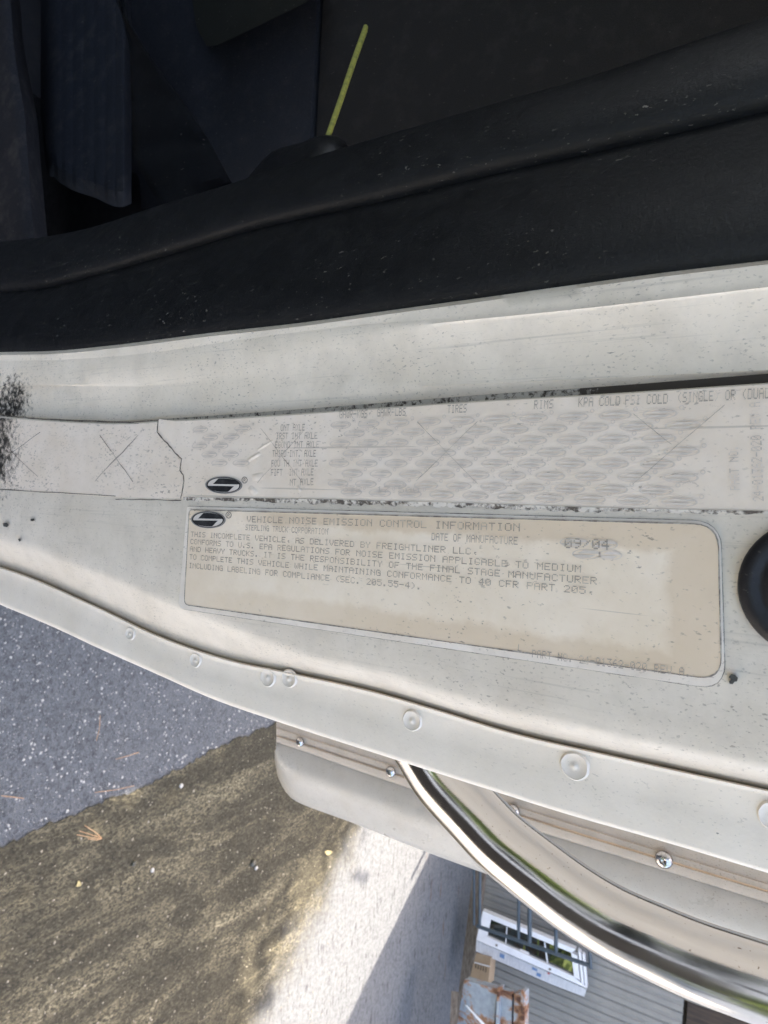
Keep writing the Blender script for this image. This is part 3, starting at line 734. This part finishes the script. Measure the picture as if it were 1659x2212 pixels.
# ---- bent grab handle
def handle():
    low = [(820, 1576), (838, 1614), (857, 1646), (904, 1721), (974, 1801), (1039, 1871), (1129, 1946), (1204, 2004), (1289, 2059), (1379, 2104), (1489, 2154), (1659, 2218), (1760, 2252)]
    Yh, R = .33, .0158; pts = []
    fine = []
    for i in range(len(low) - 1):
        p0 = low[max(i-1, 0)]; p1 = low[i]; p2 = low[i+1]; p3 = low[min(i+2, len(low)-1)]
        for k in range(6):
            t = k / 6
            fine.append(tuple(.5 * (2*p1[c] + (p2[c]-p0[c])*t + (2*p0[c]-5*p1[c]+4*p2[c]-p3[c])*t*t + (3*p1[c]-p0[c]-3*p2[c]+p3[c])*t**3) for c in (0, 1)))
    for i, p in enumerate(fine):
        a = fine[max(0, i-2)]; b = fine[min(len(fine)-1, i+2)]; tx, ty = b[0]-a[0], b[1]-a[1]; L = math.hypot(tx, ty)
        t = Yh / ray(*p).y; wd = R * FPX / t
        pts.append(PY(p[0] + ty / L * wd, p[1] - tx / L * wd, Yh))
    a, b = pts[0], pts[2]; d = (a - b).normalized()
    pre = [a + d * .08 + Vector((-.03, -.02, 0)), a + d * .05 + Vector((-.012, -.006, 0)), a + d * .025 + Vector((-.003, -.001, 0))]
    e = pts[-1]; d = (pts[-1] - pts[-4]).normalized(); post = []
    for k in range(1, 12):
        d = (d * .8 + Vector((0, 0, 1)) * .2).normalized(); e = e + d * .04; post.append(e)
    T(tube('grab_handle', pre + pts + post, R, M['chrome'], n=40))
handle()

# ---- inside the cab
def panel(name, x0, x1, z0, z1, y, mat, th=.02):
    bm = bm_new(); bm_box(bm, ((x0 + x1) / 2, y + th / 2, (z0 + z1) / 2), (x1 - x0, th, z1 - z0)); return T(bm_obj(name, bm, mat, bevel=.006, smooth=40))
zs = PY(685, 150, .78).z
panel('rear_panel', -2.1, -.02, zs + .002, H + .50, .78, M['fab_brown'])
panel('rear_panel', -2.1, -.02, 1.15, zs - .002, .775, M['fab_blue'])
# dark pocket on the back wall
q4 = [(405, -60), (425, 60), (447, 99), (470, 98), (672, 0), (700, -60)]
T(slab('wall_pocket', [PY(a, b, .70) for a, b in q4], [PY(a, b, .776) for a, b in q4], M['fab_olive']))
# seat: ribbed cushion face and dusty side bolster
seat = T(empty('seat', (0, 0, 0)))
def ribbed():
    rows = []; e = curve([(88, 250), (98, 345), (120, 385), (145, 404), (200, 425), (270, 446), (284, 440)])
    for i in range(0, 80):
        px = 88 + (284 - 88) * i / 79; u = i / 79; edge = .035 * (max(0, .14 - u) / .14) ** 2 + .03 * (max(0, u - .90) / .10) ** 2
        rib = .0016 * (1 - abs(math.sin(u * math.pi * 8.5)) ** .6); row = []
        top = -60
        for k in range(16):
            v = k / 15; py = top + (e(px) - top) * v; ed = .03 * max(0, (v - .93) / .07) ** 2
            row.append(PY(px, py, .53 + .10 * 0 + edge + rib + ed + .05 * (1 - v)))
        row.append(PY(px, e(px), .70)); rows.append(row)
    return grid('seat_cushion', rows, M['fab_rib'], None, 60)
o = T(ribbed()); o.parent = seat; o.matrix_parent_inverse = Matrix.Identity(4)
def bolster():
    rows = []; e = curve([(-60, 20), (20, 30)])
    rt = ramp([(-80, 30), (0, 44), (100, 50), (250, 80), (350, 88), (530, 104), (640, 112)])
    for k in range(14):
        py = -80 + 720 * k / 13; row = []
        for i in range(14):
            u = i / 13; px = -90 + (rt(py) + 90) * u; row.append(PY(px, py, .46 + .05 * max(0, (u - .75) / .25) ** 2.5))
        row.append(PY(rt(py), py, .62)); rows.append(row)
    return grid('seat_bolster', rows, M['fab_grey'], None, 60)
o = T(bolster()); o.parent = seat; o.matrix_parent_inverse = Matrix.Identity(4)
o = T(slab('seat_base', [PY(a, b, .64) for a, b in ((70, 200), (300, 380), (320, 620), (60, 620))], [PY(a, b, .75) for a, b in ((70, 200), (300, 380), (320, 620), (60, 620))], M['plastic'])); o.parent = seat; o.matrix_parent_inverse = Matrix.Identity(4)
# belt webbing hanging from the pillar
def belt():
    L = [(225, -60), (262, 30), (284, 120), (287, 240), (292, 345), (345, 440), (380, 500)]
    Rr = [(262, -60), (276, 40), (318, 112), (395, 220), (450, 300), (500, 394), (530, 450)]
    rows = []
    for i in range(len(L) - 1):
        for k in range(6):
            t = k / 6; l = [L[i][c] * (1-t) + L[i+1][c] * t for c in (0, 1)]; r = [Rr[i][c] * (1-t) + Rr[i+1][c] * t for c in (0, 1)]; row = []
            for j in range(9):
                u = j / 8; row.append(PY(l[0] + (r[0]-l[0]) * u, l[1] + (r[1]-l[1]) * u, .47 - .02 * (i + t) / 6 + .012 * math.sin(u * 2.4 + i * .9) + .0015 * math.sin((i + t) * 30)))
            rows.append(row)
    o = T(grid('seat_belt', rows, M['belt'], None, 60)); md = o.modifiers.new('thickness', 'SOLIDIFY'); md.thickness = .0016
belt()
# belt clip behind the seal
def clip():
    outl = [(520, 402), (545, 372), (568, 345), (590, 326), (620, 315), (650, 309), (680, 296), (705, 291), (730, 294), (747, 306), (754, 324), (740, 350), (640, 400)]
    c = (650, 355); rows = []
    for q, y in ((1.0, .345), (1.0, .322), (.95, .310), (.82, .302), (.6, .297), (.3, .295), (.02, .294)):
        rows.append([PY(c[0] + (a - c[0]) * q, c[1] + (b - c[1]) * q, y) for a, b in outl + outl[:1]])
    T(grid('belt_guide', rows, M['plastic'], None, 60))
clip()
# shell of the cab and the body behind it: roof, far side, floor, front; they keep the inside dark and shade the yard
def shell():
    for nm, c, s, mt in (('cab_roof', (-1.12, -.28, H + .56), (2.16, 2.3, .08), 'cab_in'), ('cab_side', (-2.15, -.25, H - .80), (.06, 2.2, .9), 'cab_in'), ('cab_side', (-2.15, .45, H + .08), (.06, .8, .85), 'cab_in'),
                     ('cab_floor', (-1.06, -.25, H - 1.25), (2.2, 2.2, .08), 'cab_in'), ('cab_rear', (-1.06, .84, H - .35), (2.16, .05, 1.78), 'cab_in'), ('dashboard', (-1.1, -1.22, H - .70), (2.0, .25, 1.06), 'plastic'), ('windscreen_pillar', (.03, -1.2, H + .18), (.15, .14, .74), 'plastic')):
        bm = bm_new(); bm_box(bm, c, s); T(bm_obj(nm, bm, M[mt], bevel=.01))
    # the open door, swung out in front of the pillar: trim panel, window frame
    hg = Vector((.14, -1.12, 0)); dd = Vector((math.sin(math.radians(80)), math.cos(math.radians(80)), 0)); rz = Matrix.Rotation(math.atan2(dd.y, dd.x), 3, 'Z')
    door = T(empty('door'))
    for nm, a, b, z0, z1, th, mt in (('door_trim', 0, 1.0, H - 1.35, H - .15, .09, 'plastic'), ('window_frame', .95, 1.0, H - .15, H + .40, .04, 'rubber'), ('window_frame', 0, .95, H + .36, H + .40, .04, 'rubber')):
        bm = bm_new(); c = hg + dd * ((a + b) / 2); bm_box(bm, (c.x, c.y, (z0 + z1) / 2), (b - a, th, z1 - z0), rz); o = T(bm_obj(nm, bm, M[mt], bevel=.012, smooth=40)); o.parent = door; o.matrix_parent_inverse = Matrix.Identity(4)
    # outer skin of the cab corner, from the flange back to the fairing
    rows = []
    for px in ST:
        a = PY(px, flan(px) - 16, YG + .005); rows.append([a, a + Vector((-.004, .006, 0)), a + Vector((-.006, .05, 0)), a + Vector((-.006, .12, 0)), a + Vector((-.004, .26, 0))])
    rows.insert(0, [Vector((p.x, p.y, ZBOT)) for p in rows[0]]); rows.append([Vector((p.x, p.y, ZTOP)) for p in rows[-1]])
    T(grid('cab_skin', rows, M['flange'], None, 40))
    e0 = Vector((1.165 - .329 * 3.1 , 2.757, 0)); e1 = Vector((1.052 - .329 * 3.1, 4.11, 0)); d = (e1 - e0).normalized(); a = e0 + d * (-1.75); b = e0 + d * 5.2
    n = Vector((-d.y, d.x, 0)); pts = [a, b, b + n * 2.35, a + n * 2.35]
    T(slab('cargo_body', [p + Vector((0, 0, 3.1)) for p in pts], [p + Vector((0, 0, .95)) for p in pts], M['body']))
shell()

# ------------------------------------------------------------------ yellow rod leaning by the seal
rod = tube('yellow_rod', [PY(698, 322, .325), PY(712, 285, .335), PY(738, 210, .36), PY(765, 130, .385), PY(788, 66, .41), PY(790, 58, .412)], [.0017, .0017, .0018, .0019, .0020, .0017], M['rod'], n=14)
tag(rod, 'thin yellow green rod sticking up behind the black door seal', 'rod')

# ------------------------------------------------------------------ shed across the yard
W0 = PZ(1025, 1880); W1 = PZ(985, 2212); dW = (W1 - W0); dW.z = 0; dW.normalize(); nW = Vector((dW.y, -dW.x, 0))
if nW.y > 0: nW = -nW
def WP(px, py, d): return PP(px, py, W0 + nW * d, nW)                 # point d metres in front of the wall
aW = math.atan2(dW.y, dW.x); RW = Matrix.Rotation(aW, 3, 'Z')
shed = empty('shed', W0); tag(shed, 'beige ribbed metal shed with dark boards above its wall', 'shed')
shed_inv = Matrix.Translation(-W0)
def TS(o): o.parent = shed; o.matrix_parent_inverse = shed_inv; return o
s0 = -(W0.x - 1.62) / dW.x
zt = 1.53
bw = .095; me_b = None; k = 0
nb = int((5.2 - s0) / bw)
for k in range(nb):
    c = W0 + dW * (s0 + (k + .5) * bw)
    if me_b is None:
        bm = bm_new(); prof = [(-.0475, .008), (-.040, .000), (-.014, -.002), (-.008, .003), (.004, .003), (.010, -.002), (.040, .0), (.0475, .008)]
        vs = [[bm.verts.new((x, y, z)) for x, y in prof] for z in (.09, zt)]
        for i in range(len(prof) - 1): bm.faces.new((vs[0][i], vs[0][i+1], vs[1][i+1], vs[1][i]))
        o = bm_obj('siding_panel', bm, M['siding']); me_b = o.data
    else: o = link('siding_panel', me_b)
    o.matrix_world = Matrix.Translation(c) @ Matrix.Rotation(aW, 4, 'Z'); TS(o)
def wbox(name, sa, sb, z0, z1, d0, d1, mat, parent=None, bevel=0):
    bm = bm_new(); c = W0 + dW * ((sa + sb) / 2) + nW * ((d0 + d1) / 2); bm_box(bm, (c.x, c.y, (z0 + z1) / 2), (sb - sa, abs(d1 - d0), z1 - z0), RW)
    return bm_obj(name, bm, mat, parent, bevel=bevel)
TS(wbox('core_wall', s0, 5.2, .02, 4.2, -.25, -.06, M['darkwood']))
TS(wbox('sill_beam', s0 - .02, 5.22, .0, .10, -.10, .035, M['oldwood'], bevel=.008))
for k in range(34):
    TS(wbox('upper_board', s0 + k * .16, s0 + k * .16 + .152, zt + .02, 4.2, -.055, -.03 + random.uniform(-.006, .006), M['darkwood']))
TS(wbox('roof', s0 - .03, 5.3, 4.2, 4.3, -3.4, .02, M['roof']))
TS(wbox('end_wall', s0, s0 + .08, .02, 4.2, -3.2, -.252, M['siding']))

# packaged window unit leaning on the shed
Lp = WP(1029, 2028, .30); al = math.radians(13); nL = (nW * math.cos(al) + Vector((0, 0, 1)) * math.sin(al)).normalized()
def LP(px, py, d=0): return PP(px, py, Lp + nL * d, nL)
win = empty('window_unit', LP(1036, 2000)); tag(win, 'new white window unit in packing leaning on the shed wall', 'window'); win_inv = Matrix.Translation(-win.location)
def TWn(o): o.parent = win; o.matrix_parent_inverse = win_inv; return o
def lean(name, q, d0, d1, mat): return TWn(slab(name, [LP(a, b, d1) for a, b in q], [LP(a, b, d1) - nL * (d1 - d0) for a, b in q], mat))
oT, oB, gT, gB = [(1043, 1968), (1244, 2051)], [(1029, 2030), (1268, 2135)], [(1060, 1986), (1234, 2058)], [(1052, 2023), (1240, 2110)]
lean('frame', [oT[0], oT[1], gT[1], gT[0]], -.03, .03, M['white'])
lean('frame', [gB[0], gB[1], oB[1], oB[0]], -.03, .031, M['white'])
lean('frame', [oT[0], gT[0], gB[0], oB[0]], -.03, .029, M['white'])
lean('frame', [gT[1], (1247, 2066), (1253, 2118), gB[1]], -.03, .0295, M['white'])
lean('frame_rail', [(1249, 2053), (1255, 2058), (1262, 2128), (1256, 2124)], -.03, .024, M['white'])
lean('frame_rail', [(1258, 2060), (1263, 2064), (1269, 2133), (1264, 2130)], -.03, .018, M['white'])
lean('pane', [gT[0], gT[1], gB[1], gB[0]], -.01, .004, M['glass'])
lean('glazing_bar', [(1094, 2002), (1096, 2003), (1093, 2042), (1091, 2041)], .004, .009, M['white'])
lean('glazing_bar', [(1175, 2036), (1178, 2037), (1185, 2086), (1182, 2085)], .004, .009, M['white'])
lean('paper_tag', [(1124, 2050), (1143, 2058), (1142, 2066), (1122, 2058)], .004, .008, M['white'])
lean('packing_wrap', [(1029, 2031), (1267, 2137), (1262, 2153), (1190, 2126), (1120, 2095), (1028, 2055)], -.07, .004, M['pack'])
for q in (((1150, 2089), (1161, 2094), (1160, 2099), (1149, 2094)), ((1160, 2101), (1169, 2105), (1168, 2112), (1158, 2107)), ((1080, 2059), (1090, 2063), (1089, 2072), (1079, 2067))): lean('blue_print', q, .004, .0065, M['pack_blue'])
lean('red_print', ((1183, 2100), (1188, 2102), (1187, 2106), (1182, 2104)), .031, .0335, M['pack_red'])
lean('dark_print', ((1186, 2091), (1191, 2093), (1190, 2097), (1185, 2095)), .031, .0335, M['card_print'])
lean('dark_print', ((1071, 2039), (1075, 2041), (1074, 2045), (1070, 2043)), .031, .0335, M['card_print'])

# steel rack standing in front of the window
Rp = .62
rack = empty('steel_rack', WP(1033, 1995, Rp)); tag(rack, 'blue grey steel tube rack in front of the window unit', 'rack'); rack_inv = Matrix.Translation(-rack.location)
def bar(name, a, b, r, d0=Rp, d1=Rp):
    o = tube(name, [WP(*a, d0), WP(*b, d1)], r, M['steel_blue'], n=8); o.parent = rack; o.matrix_parent_inverse = rack_inv
bar('upright', (1030, 2000), (1277, 2087), .0125)
bar('upright', (1020, 1760), (1262, 1830), .0125)
bar('rail', (1037, 1860), (1036, 2001), .011); bar('rail', (1024, 1860), (1024, 1998), .009, Rp, Rp)
bar('rung', (1121, 1850), (1120, 2034), .0115); bar('rung', (1144, 1860), (1144, 2040), .015); bar('rung', (1200, 1900), (1201, 2062), .013); bar('rung', (1273, 2040), (1276, 2092), .012)

# carton
def quadbox(name, q, d0, d1, mat, root=None):
    return slab(name, [WP(a, b, d1) for a, b in q], [WP(a, b, d1) - nW * (d1 - d0) for a, b in q], mat)
box = empty('carton', WP(1020, 2100, .3)); tag(box, 'small brown cardboard carton at the foot of the shed wall', 'carton'); box_inv = Matrix.Translation(-box.location)
for nm, q, d0, d1, mt in (('carton_body', ((1029, 2058), (1060, 2069), (1054, 2128), (1014, 2115)), .20, .30, 'card'), ('tape', ((1025, 2078), (1058, 2087), (1057.4, 2089), (1024.6, 2080)), .30, .302, 'white')):
    o = quadbox(nm, q, d0, d1, M[mt]); o.parent = box; o.matrix_parent_inverse = box_inv
for i in range(5):
    a, b = 1027 + i * 5.4, 2080.5 + i * 2.2
    o = quadbox('print_mark', ((a, b), (a + 2.6, b + 1), (a + 1.6, b + 11), (a - 1, b + 10)), .30, .3015, M['card_print']); o.parent = box; o.matrix_parent_inverse = box_inv

# rusted steel cabinet
cab = empty('rusty_panel', WP(1000, 2200, .75)); tag(cab, 'pale blue ribbed steel panel eaten by rust in front of the shed', 'steel panel'); cab_inv = Matrix.Translation(-cab.location)
for nm, q, d0, d1 in (('door_panel', ((1003, 2117), (1074, 2138), (1066, 2230), (1066, 2330), (975, 2330), (985, 2230)), .73, .80), ('door_panel', ((1079, 2140), (1106, 2146), (1101, 2330), (1071, 2330)), .73, .795), ('door_panel', ((1111, 2147), (1131, 2145), (1128, 2330), (1106, 2330)), .73, .80),
                      ('edge_rib', ((1074, 2134), (1079, 2135), (1073, 2330), (1066, 2330)), .75, .83), ('edge_rib', ((1125, 2141), (1133, 2144), (1131, 2330), (1124, 2330)), .75, .825)):
    o = quadbox(nm, q, d0, d1, M['rust']); o.parent = cab; o.matrix_parent_inverse = cab_inv
pl = slab('white_batten', [WP(a, b, .95) for a, b in ((1004, 2170), (1009, 2172), (1052, 2216), (1048, 2222))], [WP(a, b, .93) for a, b in ((1004, 2170), (1009, 2172), (1052, 2216), (1048, 2222))], M['white'])
tag(pl, 'narrow white batten propped against the rusty panel', 'batten')
bd = slab('old_board', [WP(a, b, .9) for a, b in ((975, 2140), (990, 2143), (985, 2290), (968, 2290))], [WP(a, b, .86) for a, b in ((975, 2140), (990, 2143), (985, 2290), (968, 2290))], M['oldwood'])
tag(bd, 'weathered brown board lying beside the rusty panel', 'board')

# ------------------------------------------------------------------ litter on the yard
def needles(name, segs, label, grp='dry pine needles on the ground'):
    root = empty(name, PZ(*segs[0][0])); inv = Matrix.Translation(-root.location); tag(root, label, 'pine needles', grp)
    for a, b in segs:
        p, q = PZ(*a, .006), PZ(*b, .006); m = (p + q) / 2 + Vector((random.uniform(-.004, .004), random.uniform(-.004, .004), .012))
        o = tube('needle', [p, m, q], .0011, M['needle'], n=5); o.parent = root; o.matrix_parent_inverse = inv
needles('pine_needle_cluster', [((220, 1811), (166, 1803)), ((220, 1809), (172, 1795)), ((216, 1806), (183, 1783)), ((219, 1812), (190, 1812))], 'fan of orange pine needles on the brown lane')
needles('pine_needle_cluster', [((2, 1719), (52, 1725))], 'single pine needle lying at the left edge of the shaded asphalt')
needles('pine_needle_cluster', [((205, 1712), (290, 1697)), ((216, 1545), (208, 1600))], 'pair of faint pine needles in the middle of the shaded asphalt')
needles('pine_needle_cluster', [((250, 1640), (300, 1625))], 'short pine needle on shaded asphalt nearest the cab flange')
def flatleaf(name, px, py, L, Wd, ang, mat, label, cat, grp=None):
    c = PZ(px, py, .008); n = 12; top = []; bot = []
    for k in range(n):
        a = 2 * math.pi * k / n; x = math.cos(a) * L; y = math.sin(a) * Wd * (1 + .15 * math.sin(3 * a))
        p = c + Vector((x * math.cos(ang) - y * math.sin(ang), x * math.sin(ang) + y * math.cos(ang), .004 * math.sin(2 * a))); top.append(p); bot.append(p - Vector((0, 0, .003)))
    tag(slab(name, top, bot, mat), label, cat, grp)
flatleaf('dry_leaf', 710, 1842, .033, .012, 1.2, M['leaf'], 'small pale dry leaf near the side fairing', 'leaf')
flatleaf('dry_leaf', 170, 1910, .011, .009, .3, M['leaf'], 'tiny yellow leaf on the brown lane below the needles', 'leaf')
def pebble(px, py, r, mat, label, grp):
    c = PZ(px, py, .004); bm = bm_new(); bmesh.ops.create_icosphere(bm, subdivisions=2, radius=r)
    for v in bm.verts: v.co *= random.uniform(.85, 1.1); v.co.z *= .6
    bmesh.ops.translate(bm, verts=bm.verts, vec=c + Vector((0, 0, r * .45))); tag(bm_obj('pebble', bm, mat, smooth=60), label, 'pebble', grp)
pebble(545, 1864, .017, M['pebble_dark'], 'dark wet looking pebble on the sandy streak of the lane', 'pebbles on the lane')
pebble(552, 1874, .010, M['stone'], 'white pebble touching the dark pebble on the lane', 'pebbles on the lane')
pebble(390, 1697, .010, M['stone'], 'white pebble on the lane near the shadow edge', 'pebbles on the lane')
pebble(328, 1879, .009, M['stone'], 'white pebble in the middle of the brown lane', 'pebbles on the lane')
pebble(288, 1865, .011, M['pebble_dark'], 'dark pebble in the middle of the brown lane', 'pebbles on the lane')

def chips(name, n, xr, yr, cond, rr, mat, z, label):
    V, Fc = [], []; base = [(1, 0, 0), (0, 1, 0), (-1, 0, 0), (0, -1, 0), (0, 0, .8)]
    while n:
        x, y = random.uniform(*xr), random.uniform(*yr)
        if not cond(x, y): continue
        n -= 1; r = rr[0] + (rr[1] - rr[0]) * random.random() ** 3; a = random.uniform(0, 6.28); b = len(V)
        for q in base:
            k = random.uniform(.7, 1.3) * r; V.append((x + k * (q[0] * math.cos(a) - q[1] * math.sin(a)) + random.uniform(-.3, .3) * r, y + k * (q[0] * math.sin(a) + q[1] * math.cos(a)), z + q[2] * k * .8))
        Fc += [(b, b+1, b+4), (b+1, b+2, b+4), (b+2, b+3, b+4), (b+3, b, b+4)]
    tag(link(name, mesh_py(name, V, Fc), mat), label, 'gravel', kind='stuff')
chips('stone_chips', 3400, (.2, 1.2), (1.1, 3.0), lambda x, y: x < 1.165 - (y - 1.29) * .084 - .01, (.0008, .0066), M['stone'], 0, 'pale stone chips scattered over the shaded asphalt')
chips('loose_gravel', 2600, (1.05, 3.2), (1.1, 3.4), lambda x, y: x > 1.19 - (y - 1.29) * .084, (.0010, .0060), M['grit'], .004, 'fine pale gravel scattered over the brown lane')

# ------------------------------------------------------------------ trees behind the yard, mirrored in the window and the handle
def tree(x, y, h, r, seed, label):
    rnd = np.random.default_rng(seed); root = empty('tree', (x, y, 0)); tag(root, label, 'tree', 'trees behind the yard'); inv = Matrix.Translation((-x, -y, 0))
    o = tube('trunk', [(x, y, -.1), (x + .1, y, h * .3), (x - .1, y + .1, h * .6), (x, y, h * .9)], [.24, .19, .13, .03], M['bark'], n=10); o.parent = root; o.matrix_parent_inverse = inv
    for k in range(6):
        a = k * 1.1 + seed; z = h * (.32 + .08 * k)
        o = tube('limb', [(x, y, z), (x + math.cos(a) * r * .45, y + math.sin(a) * r * .45, z + h * .08), (x + math.cos(a) * r * .8, y + math.sin(a) * r * .8, z + h * .16)], [.08, .05, .015], M['bark'], n=6); o.parent = root; o.matrix_parent_inverse = inv
    n = 7000; cl = rnd.normal(size=(60, 3)); cl /= np.linalg.norm(cl, axis=1)[:, None]; cl *= rnd.uniform(.45, 1, (60, 1)) * np.array([r, r, h * .36]); cl += np.array([x, y, h * .60])
    c = cl[rnd.integers(0, 60, n)] + rnd.normal(size=(n, 3)) * r * .16; a = rnd.normal(size=(n, 3)) * .11; b = rnd.normal(size=(n, 3)) * .11
    V = np.concatenate([c - a, c + b, c + a, c - b], axis=1).reshape(-1, 3)
    o = link('crown', mesh_py('crown', V.tolist(), [(4*i, 4*i+1, 4*i+2, 4*i+3) for i in range(n)]), M['crown']); o.parent = root; o.matrix_parent_inverse = inv
tree(8.2, -8.5, 6.0, 3.2, 3, 'tall broad green tree mirrored in the window, nearer the shed')
tree(-5.5, -11.0, 8.0, 3.2, 5, 'green tree straight in front of the truck cab')
tree(4.9, -9.6, 5.4, 3.0, 21, 'green tree behind the yard, between the cab door and the window tree')
tree(12.0, -8.0, 8.0, 3.2, 8, 'green tree behind the yard, farthest from the truck')

def shade_tree():  # out of view; crown shaped so its shade covers the lane alone
    x, y = -3.7, 7.2; root = empty('tree', (x, y, 0)); tag(root, 'large unseen tree added beyond the truck to dapple the brown lane', 'tree'); inv = Matrix.Translation((-x, -y, 0))
    def put(o): o.parent = root; o.matrix_parent_inverse = inv
    put(tube('trunk', [(x, y, -.1), (x + .1, y - .1, 2.5), (x + .4, y - .2, 5.0), (x + .9, y - .5, 7.0), (x + 1.4, y - .7, 8.4)], [.30, .24, .19, .12, .04], M['bark'], n=12))
    rnd = np.random.default_rng(11); cl = []
    while len(cl) < 90:
        gx, gy, z = rnd.uniform(.4, 3.6), rnd.uniform(.2, 4.3), rnd.uniform(6.6, 9.4)
        if .75 * gx + .66 * gy > 3.45 or gx < .4: continue
        cl.append((gx - .329 * z, gy + .473 * z, z))
    cl = np.array(cl)
    for k in range(0, 90, 7):
        c = cl[k]; put(tube('limb', [(x + .35, y - .2, 4.6 + .02 * k), ((x + c[0]) / 2, (y + c[1]) / 2, (5.0 + c[2]) / 2 + .3), tuple(c)], [.09, .05, .012], M['bark'], n=6))
    n = 12000; c = cl[rnd.integers(0, 90, n)] + rnd.normal(size=(n, 3)) * np.array([.20, .20, .24]); a = rnd.normal(size=(n, 3)) * .05; b = rnd.normal(size=(n, 3)) * .05
    V = np.concatenate([c - a, c + b, c + a, c - b], axis=1).reshape(-1, 3)
    put(link('crown', mesh_py('crown', V.tolist(), [(4*i, 4*i+1, 4*i+2, 4*i+3) for i in range(n)]), M['crown']))
shade_tree()
